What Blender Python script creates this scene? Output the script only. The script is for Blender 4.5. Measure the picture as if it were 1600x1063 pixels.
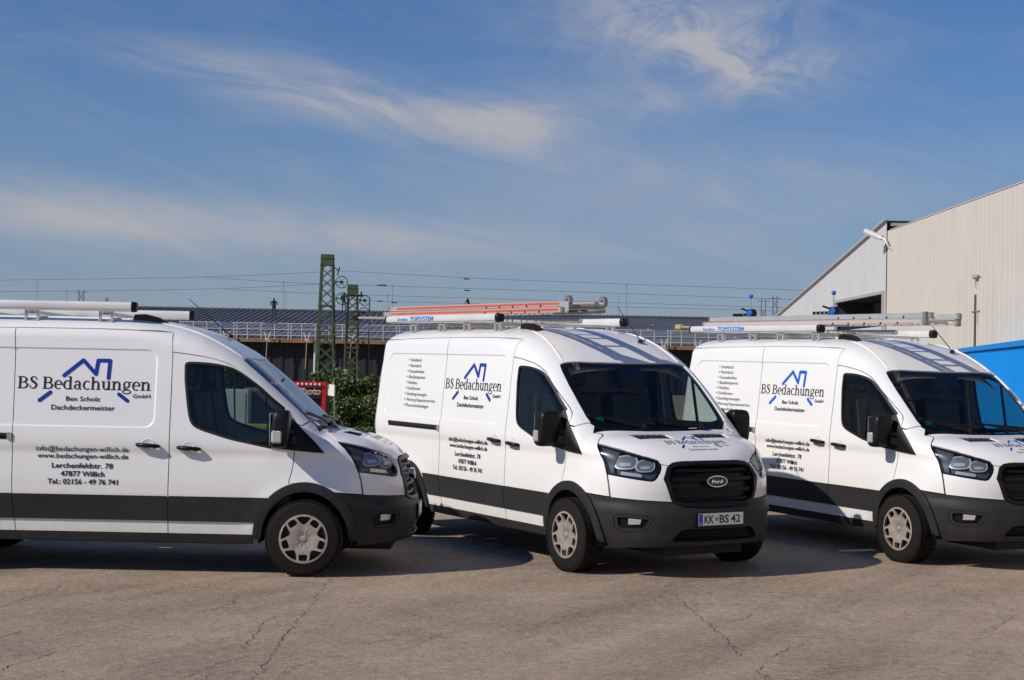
import bpy, math, random
import numpy as np
from mathutils import Vector, Matrix
from mathutils.geometry import delaunay_2d_cdt
random.seed(7); np.random.seed(7)
scene = bpy.context.scene
for o in list(bpy.data.objects): bpy.data.objects.remove(o)
C = scene.collection
R = math.radians

# ------------------------------------------------------------ camera, sky, sun, exposure
cam_d = bpy.data.cameras.new('camera'); cam = bpy.data.objects.new('camera', cam_d); C.objects.link(cam)
cam_d.sensor_width = 36.0; cam_d.lens = 36.0*2426.0/1600; cam_d.clip_end = 6000; cam_d.clip_start = .1
PIT, ROL = .0171306, .0187602
cam.matrix_world = Matrix.Translation((0, 0, 1.9415)) @ Matrix.Rotation(R(90)+PIT, 4, 'X') @ Matrix.Rotation(ROL, 4, 'Z')
scene.camera = cam
SUN_AZ, SUN_EL = R(27.0), R(36.5)          # light travels towards +X and +Y
sd = Vector((math.cos(SUN_AZ)*math.cos(SUN_EL), math.sin(SUN_AZ)*math.cos(SUN_EL), -math.sin(SUN_EL)))
sun_d = bpy.data.lights.new('sun', 'SUN'); sun = bpy.data.objects.new('sun', sun_d); C.objects.link(sun)
sun_d.energy = 4.15; sun_d.angle = R(.53); sun_d.color = (1.0, .915, .81)
sun.rotation_euler = sd.to_track_quat('-Z', 'Y').to_euler(); sun.location = (-20, -10, 30)
scene.view_settings.view_transform = 'Standard'; scene.view_settings.look = 'None'
scene.view_settings.exposure = 0.0; scene.view_settings.gamma = 1.0; scene.view_settings.use_curve_mapping = False

world = bpy.data.worlds.new('World'); scene.world = world; world.use_nodes = True
nt = world.node_tree; nt.nodes.clear()
def N(t, nt=nt, **k):
    n = nt.nodes.new(t)
    for a, b in k.items(): setattr(n, a, b)
    return n
def L(a, b, nt=nt): nt.links.new(a, b)
def math_node(nt, op, a, b=None, c=None, clamp=False):
    n = nt.nodes.new('ShaderNodeMath'); n.operation = op; n.use_clamp = clamp
    for i, v in enumerate((a, b, c)):
        if v is None: continue
        if isinstance(v, (int, float)): n.inputs[i].default_value = v
        else: nt.links.new(v, n.inputs[i])
    return n.outputs[0]
def build_world():
    out = N('ShaderNodeOutputWorld'); bg = N('ShaderNodeBackground'); bg.inputs[1].default_value = .085
    sky = N('ShaderNodeTexSky'); sky.sky_type = 'NISHITA'; sky.sun_disc = False
    sky.sun_elevation = SUN_EL; sky.sun_rotation = R(243.0); sky.altitude = 40
    sky.air_density = 1.0; sky.dust_density = .6; sky.ozone_density = 3.0
    tc = N('ShaderNodeTexCoord'); sx = N('ShaderNodeSeparateXYZ'); L(tc.outputs['Generated'], sx.inputs[0])
    m = lambda op, a, b=None, c=None, cl=False: math_node(nt, op, a, b, c, cl)
    az = m('ARCTAN2', sx.outputs[0], sx.outputs[1]); el = m('ARCSINE', sx.outputs[2])
    # slanted cirrus coordinates: fibres run a little downwards to the right
    u = m('ADD', az, m('MULTIPLY', el, .35)); v = m('ADD', el, m('MULTIPLY', az, .17))
    cv = N('ShaderNodeCombineXYZ'); L(m('MULTIPLY', u, 5.5), cv.inputs[0]); L(m('MULTIPLY', v, 24.0), cv.inputs[1])
    n1 = N('ShaderNodeTexNoise'); n1.inputs['Scale'].default_value = 1.3; n1.inputs['Detail'].default_value = 12; n1.inputs['Roughness'].default_value = .62; n1.inputs['Distortion'].default_value = .9
    L(cv.outputs[0], n1.inputs['Vector'])
    cv2 = N('ShaderNodeCombineXYZ'); L(m('MULTIPLY', az, 26.0), cv2.inputs[0]); L(m('MULTIPLY', el, 38.0), cv2.inputs[1]); cv2.inputs[2].default_value = 3.7
    n2 = N('ShaderNodeTexNoise'); n2.inputs['Scale'].default_value = 1.0; n2.inputs['Detail'].default_value = 12; n2.inputs['Roughness'].default_value = .64; n2.inputs['Distortion'].default_value = .8
    L(cv2.outputs[0], n2.inputs['Vector'])
    def blob(a0, e0, sa, se, rot):
        da = m('SUBTRACT', az, a0); de = m('SUBTRACT', el, e0); c, s = math.cos(rot), math.sin(rot)
        p = m('DIVIDE', m('ADD', m('MULTIPLY', da, c), m('MULTIPLY', de, s)), sa)
        q = m('DIVIDE', m('SUBTRACT', m('MULTIPLY', de, c), m('MULTIPLY', da, s)), se)
        return m('EXPONENT', m('MULTIPLY', m('ADD', m('MULTIPLY', p, p), m('MULTIPLY', q, q)), -1.0))
    F = 2426.
    def px(x, y): return math.atan((x-800)/F), math.atan((573.0+.01876*(x-800)-y)/F)
    def pblob(x, y, sx_, sy_, deg): a, e = px(x, y); return blob(a, e, sx_/F, sy_/F, R(-deg))
    m_streak = m('ADD', m('ADD', pblob(660, 172, 230, 46, 8), m('MULTIPLY', pblob(400, 130, 260, 30, 9), .65)), m('MULTIPLY', pblob(820, 200, 90, 50, 20), .5))
    m_puff = m('ADD', m('ADD', pblob(1060, 40, 210, 80, 6), m('MULTIPLY', pblob(1170, 95, 110, 42, 20), .8)), m('MULTIPLY', pblob(1060, 150, 200, 34, -12), .55))
    m_low = m('ADD', m('ADD', pblob(140, 345, 330, 44, 4), m('MULTIPLY', pblob(560, 370, 420, 36, 3), .75)), m('MULTIPLY', pblob(1050, 300, 420, 80, 0), .62))
    wisps = m('MULTIPLY', m('SUBTRACT', n1.outputs[0], .36), 3.4, None, True)
    puffs = m('MULTIPLY', m('SUBTRACT', n2.outputs[0], .34), 3.6, None, True)
    a1 = m('MULTIPLY', m_streak, m('ADD', m('MULTIPLY', wisps, .95), .22))
    a2 = m('MULTIPLY', m_puff, m('ADD', m('ADD', m('MULTIPLY', puffs, .75), m('MULTIPLY', wisps, .30)), .16))
    a3 = m('MULTIPLY', m_low, m('ADD', m('MULTIPLY', wisps, .42), .54))
    base = m('MULTIPLY', m('SUBTRACT', n1.outputs[0], .47), 1.5, None, True)
    tot = m('ADD', m('ADD', m('ADD', a1, a2), a3), m('MULTIPLY', base, .36))
    tot = m('MULTIPLY', tot, .84, None, True)
    # haze band towards the horizon
    hz = m('EXPONENT', m('MULTIPLY', m('ABSOLUTE', el), -8.5))
    hz = m('MULTIPLY', hz, .88, None, True)
    mx = N('ShaderNodeMix', data_type='RGBA'); L(hz, mx.inputs[0]); tint = N('ShaderNodeMix', data_type='RGBA', blend_type='MULTIPLY'); tint.inputs[0].default_value = 1; L(sky.outputs[0], tint.inputs[6]); tint.inputs[7].default_value = (.29, .62, 1.0, 1); L(tint.outputs[2], mx.inputs[6]); mx.inputs[7].default_value = (3.95, 4.30, 5.05, 1)
    mx2 = N('ShaderNodeMix', data_type='RGBA'); L(tot, mx2.inputs[0]); L(mx.outputs[2], mx2.inputs[6]); mx2.inputs[7].default_value = (4.85, 4.95, 5.45, 1)
    L(mx2.outputs[2], bg.inputs[0]); L(bg.outputs[0], out.inputs[0])
build_world()
scene.render.engine = 'CYCLES'; scene.cycles.max_bounces = 8; scene.cycles.transparent_max_bounces = 12

# ------------------------------------------------------------ materials
MATS = {}
def mat(name, col, rough=.5, metal=0., coat=0., bump=None, var=None, spec=.5, trans=0., ior=1.45, dirt=None):
    """principled material; var=(scale, amount) mottles the colour, bump=(scale, strength, distance), dirt=(colour, height, amount)"""
    m = bpy.data.materials.new(name); m.use_nodes = True; t = m.node_tree; b = t.nodes['Principled BSDF']
    b.inputs['Base Color'].default_value = (*col, 1); b.inputs['Roughness'].default_value = rough; b.inputs['Metallic'].default_value = metal
    b.inputs['Coat Weight'].default_value = coat; b.inputs['Coat Roughness'].default_value = .05; b.inputs['Specular IOR Level'].default_value = spec
    b.inputs['Transmission Weight'].default_value = trans; b.inputs['IOR'].default_value = ior
    tc = t.nodes.new('ShaderNodeTexCoord')
    if var:
        n = t.nodes.new('ShaderNodeTexNoise'); n.inputs['Scale'].default_value = var[0]; n.inputs['Detail'].default_value = 6
        t.links.new(tc.outputs['Object'], n.inputs['Vector'])
        mr = t.nodes.new('ShaderNodeMapRange'); t.links.new(n.outputs[0], mr.inputs[0]); mr.inputs[1].default_value = .3; mr.inputs[2].default_value = .7
        mr.inputs[3].default_value = 1-var[1]; mr.inputs[4].default_value = 1+var[1]
        mx = t.nodes.new('ShaderNodeMix'); mx.data_type = 'RGBA'; mx.blend_type = 'MULTIPLY'; mx.inputs[0].default_value = 1; mx.inputs[6].default_value = (*col, 1)
        t.links.new(mr.outputs[0], mx.inputs[7]); t.links.new(mx.outputs[2], b.inputs['Base Color'])
        r2 = t.nodes.new('ShaderNodeMapRange'); t.links.new(n.outputs[0], r2.inputs[0]); r2.inputs[3].default_value = max(rough-.08, 0); r2.inputs[4].default_value = min(rough+.1, 1)
        t.links.new(r2.outputs[0], b.inputs['Roughness'])
    if bump:
        n = t.nodes.new('ShaderNodeTexNoise'); n.inputs['Scale'].default_value = bump[0]; n.inputs['Detail'].default_value = 4
        t.links.new(tc.outputs['Object'], n.inputs['Vector'])
        bp = t.nodes.new('ShaderNodeBump'); bp.inputs['Strength'].default_value = bump[1]; bp.inputs['Distance'].default_value = bump[2]
        t.links.new(n.outputs[0], bp.inputs['Height']); t.links.new(bp.outputs[0], b.inputs['Normal'])
    MATS[name] = m; return m
def road_film(m, top, amount, col=(.30, .26, .21)):
    """thin film of road dust on the lower flanks, fading upwards with streaks; a stain with its own shape"""
    t = m.node_tree; b = t.nodes['Principled BSDF']; tc = t.nodes.new('ShaderNodeTexCoord'); sp = t.nodes.new('ShaderNodeSeparateXYZ'); t.links.new(tc.outputs['Object'], sp.inputs[0])
    mr = t.nodes.new('ShaderNodeMapRange'); t.links.new(sp.outputs[2], mr.inputs[0]); mr.inputs[1].default_value = top; mr.inputs[2].default_value = .3; mr.inputs[3].default_value = 0; mr.inputs[4].default_value = 1
    mp = t.nodes.new('ShaderNodeMapping'); mp.inputs['Scale'].default_value = (5, 5, 1.2); t.links.new(tc.outputs['Object'], mp.inputs[0])
    n = t.nodes.new('ShaderNodeTexNoise'); n.inputs['Scale'].default_value = 2.5; n.inputs['Detail'].default_value = 8; t.links.new(mp.outputs[0], n.inputs['Vector'])
    f = math_node(t, 'MULTIPLY', math_node(t, 'MULTIPLY', mr.outputs[0], n.outputs[0]), amount*2, None, True)
    src = b.inputs['Base Color'].links[0].from_socket if b.inputs['Base Color'].links else None
    mx = t.nodes.new('ShaderNodeMix'); mx.data_type = 'RGBA'; t.links.new(f, mx.inputs[0]); mx.inputs[7].default_value = (*col, 1)
    if src: t.links.new(src, mx.inputs[6])
    else: mx.inputs[6].default_value = b.inputs['Base Color'].default_value
    t.links.new(mx.outputs[2], b.inputs['Base Color'])
def glass(name, tint, refl=.06, rough=0.):
    m = bpy.data.materials.new(name); m.use_nodes = True; t = m.node_tree; t.nodes.clear()
    out = t.nodes.new('ShaderNodeOutputMaterial'); tr = t.nodes.new('ShaderNodeBsdfTransparent'); tr.inputs[0].default_value = (*tint, 1)
    gl = t.nodes.new('ShaderNodeBsdfGlossy'); gl.inputs['Roughness'].default_value = rough; gl.inputs[0].default_value = (.95, .97, 1, 1)
    fr = t.nodes.new('ShaderNodeFresnel'); fr.inputs[0].default_value = 1.42; mx = t.nodes.new('ShaderNodeMixShader')
    ge = t.nodes.new('ShaderNodeNewGeometry'); t.links.new(math_node(t, 'ADD', math_node(t, 'MULTIPLY', ge.outputs['Backfacing'], 1/1.42-1.42), 1.42), fr.inputs[0])   # one thin sheet: same mirror strength from both sides
    t.links.new(fr.outputs[0], mx.inputs[0]); t.links.new(tr.outputs[0], mx.inputs[1]); t.links.new(gl.outputs[0], mx.inputs[2]); t.links.new(mx.outputs[0], out.inputs[0])
    MATS[name] = m; return m
PAINT = mat('white_van_paint', (.80, .79, .775), .30, coat=.55, var=(1.3, .018)); road_film(PAINT, 1.1, .16)
PLAST = mat('charcoal_plastic', (.021, .0215, .0225), .52, spec=.25, bump=(260, .12, .002), var=(2.2, .16)); road_film(PLAST, .75, .12, (.12, .105, .09))
BLACK = mat('black_plastic', (.008, .008, .009), .42, spec=.25, var=(3, .15))
GLOSSB = mat('gloss_black', (.008, .008, .009), .16)
RUBBER = mat('rubber_seal', (.010, .010, .010), .6)
TYRE = mat('tyre_rubber', (.013, .0115, .010), .85, spec=.2, bump=(90, .25, .003), var=(9, .25))
HUB = mat('dusty_silver_hubcap', (.37, .32, .275), .45, metal=.3, var=(16, .18))
HUBD = mat('wheel_dark', (.03, .026, .022), .7)
CHROME = mat('chrome', (.75, .75, .76), .12, metal=1)
ALU = mat('anodised_aluminium', (.60, .59, .56), .38, metal=.55, var=(4, .06), bump=(60, .05, .002))
ALUL = mat('light_aluminium', (.72, .71, .68), .40, metal=.25, var=(3, .05))
STEEL = mat('worn_steel', (.33, .31, .28), .5, metal=.6, var=(8, .15))
BLUE1 = mat('blue_vinyl', (.010, .030, .30), .35); BLUE3 = mat('bright_blue_vinyl', (.004, .105, .62), .35)
INK = mat('black_vinyl', (.010, .010, .011), .4); INKG = mat('grey_vinyl_text', (.10, .10, .105), .45)
GREYV = mat('grey_roof_vinyl', (.46, .465, .48), .45); WHITEV = mat('white_vinyl', (.80, .80, .80), .4)
WS = glass('windscreen_glass', (.66, .70, .67)); SW = glass('side_window_glass', (.46, .55, .52)); LENS = glass('clear_lens', (.90, .92, .93))
REDL = mat('red_lamp', (.35, .01, .012), .12, coat=.5)
SEAT = mat('seat_fabric', (.070, .064, .058), .85, bump=(200, .3, .003)); DASH = mat('dashboard', (.058, .053, .047), .6); LINER = mat('headliner', (.50, .49, .46), .9)
REFL = mat('lamp_reflector', (.58, .59, .60), .3, metal=.3); LAMPB = mat('lamp_bezel', (.06, .063, .07), .25)
PLATEW = mat('plate_white', (.78, .78, .76), .35); PLATEB = mat('plate_blue', (.010, .05, .42), .35)
PAPER = mat('teal_paper', (.20, .58, .50), .7); GREEN = mat('green_sticker', (.0, .22, .10), .5)
ORANGE = mat('orange_ladder_stripe', (.60, .095, .042), .5, var=(7, .1)); CLAMPB = mat('blue_clamp', (.012, .11, .55), .4)
SPRAY = mat('dark_underbody', (.018, .017, .016), .85)

# ------------------------------------------------------------ object helpers
def link(o, parent=None):
    C.objects.link(o)
    if parent is not None: o.parent = parent
    return o
def mesh_obj(name, V, F, m=None, parent=None, smooth=False, normals=None):
    me = bpy.data.meshes.new(name); me.from_pydata([tuple(map(float, v)) for v in V], [], [tuple(int(i) for i in f) for f in F]); me.update()
    if m is not None:
        for q in (m if isinstance(m, (list, tuple)) else [m]): me.materials.append(q)
    if smooth or normals is not None: me.polygons.foreach_set('use_smooth', [True]*len(me.polygons))
    if normals is not None: me.normals_split_custom_set_from_vertices([tuple(map(float, n)) for n in normals])
    return link(bpy.data.objects.new(name, me), parent)
def tag(o, label=None, cat=None, group=None, kind=None):
    if label: o['label'] = label
    if cat: o['category'] = cat
    if group: o['group'] = group
    if kind: o['kind'] = kind
    return o
def empty(name, loc=(0, 0, 0), rot=(0, 0, 0), parent=None):
    o = bpy.data.objects.new(name, None); o.location = loc; o.rotation_euler = rot; o.empty_display_size = .3
    return link(o, parent)
def copy_tree(o, parent=None):
    c = o.copy(); C.objects.link(c); c.parent = parent
    for ch in list(o.children): copy_tree(ch, c)
    return c
class MB:
    """collects boxes, tubes and lathes into one mesh"""
    def __init__(s): s.V = []; s.F = []; s.M = []
    def add(s, V, F, mi=0):
        n = len(s.V); s.V += [tuple(v) for v in V]; s.F += [tuple(i+n for i in f) for f in F]; s.M += [mi]*len(F); return s
    def box(s, a, b, mi=0, bev=0.):
        x0, y0, z0 = [min(p, q) for p, q in zip(a, b)]; x1, y1, z1 = [max(p, q) for p, q in zip(a, b)]
        if bev <= 0:
            V = [(x0,y0,z0),(x1,y0,z0),(x1,y1,z0),(x0,y1,z0),(x0,y0,z1),(x1,y0,z1),(x1,y1,z1),(x0,y1,z1)]
            F = [(0,3,2,1),(4,5,6,7),(0,1,5,4),(1,2,6,5),(2,3,7,6),(3,0,4,7)]
            return s.add(V, F, mi)
        b_ = bev; V = []; idx = {}
        for i, x in enumerate((x0, x1)):
            for j, y in enumerate((y0, y1)):
                for k, z in enumerate((z0, z1)):
                    sx, sy, sz = (1-2*i)*b_, (1-2*j)*b_, (1-2*k)*b_
                    idx[i,j,k] = len(V); V += [(x, y+sy, z+sz), (x+sx, y, z+sz), (x+sx, y+sy, z)]
        F = []
        I = lambda i, j, k, a: idx[i,j,k]+a
        F += [(I(0,0,0,0),I(0,0,1,0),I(0,1,1,0),I(0,1,0,0)), (I(1,0,0,0),I(1,1,0,0),I(1,1,1,0),I(1,0,1,0))]
        F += [(I(0,0,0,1),I(1,0,0,1),I(1,0,1,1),I(0,0,1,1)), (I(0,1,0,1),I(0,1,1,1),I(1,1,1,1),I(1,1,0,1))]
        F += [(I(0,0,0,2),I(0,1,0,2),I(1,1,0,2),I(1,0,0,2)), (I(0,0,1,2),I(1,0,1,2),I(1,1,1,2),I(0,1,1,2))]
        for j in (0,1):
            for k in (0,1): F.append((I(0,j,k,1),I(1,j,k,1),I(1,j,k,2),I(0,j,k,2)))
        for i in (0,1):
            for k in (0,1): F.append((I(i,0,k,0),I(i,1,k,0),I(i,1,k,2),I(i,0,k,2)))
        for i in (0,1):
            for j in (0,1): F.append((I(i,j,0,0),I(i,j,1,0),I(i,j,1,1),I(i,j,0,1)))
        for key in idx: F.append((idx[key], idx[key]+1, idx[key]+2))
        return s.add(V, F, mi)
    def tube(s, pts, r, n=8, mi=0, cap=True):
        pts = [Vector(p) for p in pts]; rs = r if isinstance(r, (list, tuple)) else [r]*len(pts); V = []; F = []
        for i, p in enumerate(pts):
            t = (pts[min(i+1, len(pts)-1)]-pts[max(i-1, 0)]).normalized()
            a = t.cross(Vector((0, 0, 1)) if abs(t.z) < .9 else Vector((1, 0, 0))).normalized(); b = t.cross(a)
            for k in range(n):
                q = 2*math.pi*k/n; V.append(p+(a*math.cos(q)+b*math.sin(q))*rs[i])
        for i in range(len(pts)-1):
            for k in range(n): F.append((i*n+k, i*n+(k+1) % n, (i+1)*n+(k+1) % n, (i+1)*n+k))
        if cap: F += [tuple(range(n-1, -1, -1)), tuple((len(pts)-1)*n+k for k in range(n))]
        return s.add(V, F, mi)
    def bar(s, p, q, w, h, mi=0):
        """rectangular bar from p to q, w across (horizontal), h high"""
        p, q = Vector(p), Vector(q); t = (q-p).normalized(); a = t.cross(Vector((0, 0, 1)) if abs(t.z) < .95 else Vector((0, 1, 0))).normalized(); b = a.cross(t)
        V = [e+a*(w/2*i)+b*(h/2*j) for e in (p, q) for i, j in ((-1,-1),(1,-1),(1,1),(-1,1))]
        return s.add(V, [(3,2,1,0),(4,5,6,7),(0,1,5,4),(1,2,6,5),(2,3,7,6),(3,0,4,7)], mi)
    def prism(s, poly, axis, a, b, mi=0):
        """2-D polygon extruded along an axis (0,1,2) from a to b; the other two axes in order"""
        n = len(poly); o = [i for i in range(3) if i != axis]; V = []
        for c in (a, b):
            for p in poly:
                v = [0, 0, 0]; v[axis] = c; v[o[0]] = p[0]; v[o[1]] = p[1]; V.append(v)
        F = [tuple(range(n)), tuple(range(2*n-1, n-1, -1))]+[(i, (i+1) % n, n+(i+1) % n, n+i) for i in range(n)]
        return s.add(V, F, mi)
    def lathe(s, prof, center, axis='y', n=40, mi=0):
        """prof: list of (radius, offset along the axis)"""
        V = []; F = []
        for r, o in prof:
            for k in range(n):
                q = 2*math.pi*k/n; c, d = r*math.cos(q), r*math.sin(q)
                p = {'y': (c, o, d), 'x': (o, c, d), 'z': (c, d, o)}[axis]; V.append([p[i]+center[i] for i in range(3)])
        for i in range(len(prof)-1):
            for k in range(n): F.append((i*n+k, i*n+(k+1) % n, (i+1)*n+(k+1) % n, (i+1)*n+k))
        return s.add(V, F, mi)
    def build(s, name, m, parent=None, smooth=False, fix=True):
        o = mesh_obj(name, s.V, s.F, m, parent, smooth)
        if any(s.M): o.data.polygons.foreach_set('material_index', s.M)
        if fix:
            import bmesh
            bm = bmesh.new(); bm.from_mesh(o.data); bmesh.ops.recalc_face_normals(bm, faces=bm.faces); bm.to_mesh(o.data); bm.free()
        return o
def auto_smooth(o, ang=35):
    me = o.data; me.polygons.foreach_set('use_smooth', [True]*len(me.polygons)); me.set_sharp_from_angle(angle=R(ang)); return o

# ------------------------------------------------------------ ground height (an uneven yard the vans stand level on)
POSES = [(-1.86568315, 15.1959248, .00435727, -.00134822, -.00687667, -.01246249),
         (1.46310407, 15.3034378, -1.03538625, -.00668518, .00577830, .01638396),
         (4.984, 16.524, -1.1200, -.00815, -.0066, -.0101)]
def ground_z(X, Y):
    X = np.asarray(X, float); Y = np.asarray(Y, float); num = np.zeros_like(X); den = np.full_like(X, .02)
    for (vx, vy, yaw, ti, ro, dz) in POSES:
        c, s = math.cos(yaw), math.sin(yaw); lx = (X-vx)*c+(Y-vy)*s; ly = -(X-vx)*s+(Y-vy)*c
        dx = np.maximum(np.maximum(-4.4-lx, lx-.9), 0); dy = np.maximum(np.abs(ly)-1.0, 0); w = np.exp(-(dx*dx+dy*dy)/1.2)
        num += w*(dz+ti*np.clip(lx, -5, 1.5)+ro*np.clip(ly, -1.5, 1.5)); den += w
    return num/den
def _tab(pts,lo,hi,sig,n=2400):
    p=np.array(pts,float); p=p[np.argsort(p[:,0])]
    t=np.linspace(lo,hi,n); v=np.interp(t,p[:,0],p[:,1])
    # linear extrapolation is encoded in the points; gaussian smoothing
    k=int(3*sig/(t[1]-t[0])); 
    g=np.exp(-.5*(np.arange(-k,k+1)*(t[1]-t[0])/sig)**2); g/=g.sum()
    s0=v[1]-v[0]; s1=v[-1]-v[-2]
    vp=np.concatenate([v[0]+s0*np.arange(-k,0),v,v[-1]+s1*np.arange(1,k+1)])
    return t,np.convolve(vp,g,'valid')
def _ztab():
    p=[(-4.8,1.5),(-4.52,2.0),(-4.45,2.19),(-4.38,2.278),(-4.28,2.322),(-3.6,2.342),(-2.6,2.346),(-1.9,2.343),(-1.6,2.334),(-1.4,2.314),(-1.2,2.273),(-1.0,2.206),(-.8,2.107),(-.61,1.990),(-.42,1.836),(-.22,1.658),(-.1,1.548),(0,1.453),(.1,1.356),(.13,1.328),(.25,1.312),(.35,1.296),(.53,1.255),(.66,1.203),(.77,1.135),(.87,1.048),(1.0,.95),(1.2,.82)]
    t,v=_tab(p,-4.8,1.2,.028); return t,v
ZT=_ztab()
XF=_tab([(0,.86),(.2,.88),(.28,.938),(.36,.975),(.5,.993),(.62,.988),(.67,.962),(.70,.932),(.8,.938),(.91,.930),(1.0,.90),(1.06,.87),(1.15,.85),(1.4,.84),(2.6,.84)],0,2.6,.018)
WW=_tab([(0,.92),(.25,.955),(.36,.987),(.48,1.001),(.6,1.012),(.71,1.020),(.85,1.019),(1.0,1.011),(1.09,1.006),(1.15,1.018),(1.22,1.019),(1.3,1.011),(1.5,.988),(1.75,.960),(2.02,.925),(2.2,.899),(2.35,.876),(2.6,.84)],0,2.6,.018)
XR=_tab([(0,-4.38),(.5,-4.42),(1.2,-4.43),(1.8,-4.425),(2.3,-4.40),(2.6,-4.39)],0,2.6,.02)
LT=_tab([(-4.8,.2),(-1.6,.2),(-1.0,.23),(-.6,.25),(0,.25),(.08,.24),(.2,.2),(1.2,.2)],-4.8,1.2,.03)
MT=_tab([(-4.8,4),(-1.3,4.2),(-.8,5.5),(-.5,6.6),(.0,6.6),(.1,5.8),(.25,5),(1.2,5)],-4.8,1.2,.04)
def ztop(x): return np.interp(x,*ZT)
def smooth(a,b,x):
    t=np.clip((x-a)/(b-a),0,1); return t*t*(3-2*t)
def rrect(x,z,x0,x1,z0,z1,r):
    dx=np.maximum(np.maximum(x0-x,x-x1),-1e9)+r; dz=np.maximum(z0-z,z-z1)+r
    return np.hypot(np.maximum(dx,0),np.maximum(dz,0))+np.minimum(np.maximum(dx,dz),0)-r
RAX=-3.38
def Yf(x,z,detail=True):
    x=np.asarray(x,float); z=np.asarray(z,float)
    df=np.interp(z,*XF)-x; dt=np.interp(x,*ZT)-z; dr=x-np.interp(z,*XR)
    qf=np.clip(df/.8,1e-7,1); qt=np.clip(dt/np.interp(x,*LT),1e-7,1); qr=np.clip(dr/.12,1e-7,1)
    c=(1-(1-qf)**2)**(1/2.6)*(1-(1-qt)**2)**(1/np.interp(x,*MT))*(1-(1-qr)**2)**(1/3.)
    y=np.interp(z,*WW)*c
    if detail:
        # flared arches
        for ax,a in ((0.,.02),(RAX,.014)):
            r=np.hypot(x-ax,z-.345); y=y+a*np.exp(-((r-.44)/.10)**2)*smooth(.2,.5,z)
        # stamped panels in slider and quarter
        d=rrect(x,z,-4.10,-1.395,1.325,2.036,.095)
        y=y-.009*(1-smooth(-.011,.007,d))
        # window surround of front door pressed in
    return np.where((df<=0)|(dt<=0)|(dr<=0),0,y)
# ------------------------------------------------------------ panel mesher: outlines in a 2-D chart, lifted on to the body surface
CX = -.2; RCX = -3.7
LAMPG = mat('lamp_bowl', (.24, .245, .25), .25, metal=.5); REFLB = mat('lamp_bright', (.60, .61, .62), .2, metal=.5); BADGEF = mat('badge_field', (.012, .016, .03), .25); AMBER = mat('amber_clear', (.62, .60, .56), .2, metal=.5); FOGL = mat('fog_lens', (.75, .75, .74), .12, metal=.7)
INDL = mat('indicator_lens', (.62, .60, .57), .15, metal=.45, bump=(160, .5, .01)); BULK = mat('bulkhead_grey', (.20, .185, .165), .7)
def _bis(P0, D, hi):
    lo = np.zeros(len(P0)); hi = np.full(len(P0), hi)
    for _ in range(34):
        mid = (lo+hi)/2; P = P0+D*mid[:, None]; Yv = Yf(P[:, 0], P[:, 2]); ins = (Yv > 0) & (np.abs(P[:, 1]) <= Yv)
        lo = np.where(ins, mid, lo); hi = np.where(ins, hi, mid)
    return P0+D*lo[:, None]
def lift(kind, U):
    U = np.asarray(U, float); a, b = U[:, 0], U[:, 1]; n = len(U)
    if kind == 'side': return np.stack([a, -Yf(a, b), b], 1)
    if kind == 'top':
        f = b/.9; return _bis(np.stack([a, np.zeros(n), ztop(a)-.5], 1), np.stack([np.zeros(n), -np.sin(f), np.cos(f)], 1), 2.)
    th = a/.9
    if kind == 'front': return _bis(np.stack([np.full(n, CX), np.zeros(n), b], 1), np.stack([np.cos(th), -np.sin(th), np.zeros(n)], 1), 2.)
    if kind == 'rear': return _bis(np.stack([np.full(n, RCX), np.zeros(n), b], 1), np.stack([-np.cos(th), -np.sin(th), np.zeros(n)], 1), 2.)
def chart(kind, P):
    P = np.asarray(P, float); x, y, z = P[:, 0], P[:, 1], P[:, 2]
    if kind == 'side': return np.stack([x, z], 1)
    if kind == 'top': return np.stack([x, np.arctan2(-y, z-(ztop(x)-.5))*.9], 1)
    if kind == 'front': return np.stack([np.arctan2(-y, x-CX)*.9, z], 1)
    if kind == 'rear': return np.stack([np.arctan2(-y, RCX-x)*.9, z], 1)
def norms(kind, U, P):
    e = 2e-3; U = np.asarray(U, float)
    d1 = lift(kind, U+[e, 0])-lift(kind, U-[e, 0]); d2 = lift(kind, U+[0, e])-lift(kind, U-[0, e])
    n = np.cross(d1, d2); n /= np.linalg.norm(n, axis=1)[:, None]+1e-12
    c = np.array([-.2, 0, 1.0]) if kind in ('front', 'top') else np.array([-1.8, 0, 1.0])
    v = P-c
    if kind == 'side': v = np.stack([0*P[:, 0], P[:, 1], 0*P[:, 0]], 1)
    if kind == 'top': v = np.stack([.2+0*P[:, 0], .5*P[:, 1], 1+0*P[:, 0]], 1)
    if kind == 'rear': v = np.stack([-1+0*P[:, 0], P[:, 1], 0*P[:, 0]], 1)
    s = np.sign((n*v).sum(1)); s[s == 0] = 1
    return n*s[:, None]
def spl(pts, k=6):
    """Catmull-Rom through the points (any dimension)"""
    p = np.asarray(pts, float)
    if len(p) < 3: return p
    q = np.concatenate([[2*p[0]-p[1]], p, [2*p[-1]-p[-2]]]); out = []
    for i in range(1, len(q)-2):
        for t in np.arange(k)/k:
            out.append(.5*((2*q[i])+(-q[i-1]+q[i+1])*t+(2*q[i-1]-5*q[i]+4*q[i+1]-q[i+2])*t*t+(-q[i-1]+3*q[i]-3*q[i+1]+q[i+2])*t**3))
    out.append(p[-1]); return np.array(out)
def cat(*a): return np.concatenate([np.asarray(x, float) for x in a])
def resample(poly, h):
    P = np.asarray(poly, float); out = []
    for i in range(len(P)):
        a, b = P[i], P[(i+1) % len(P)]; d = np.linalg.norm(b-a)
        if d < 1e-5: continue
        n = max(1, int(math.ceil(d/h))); out += [a+(b-a)*t/n for t in range(n)]
    return np.array(out)
def area(P): x, y = P[:, 0], P[:, 1]; return .5*np.sum(x*np.roll(y, -1)-np.roll(x, -1)*y)
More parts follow.
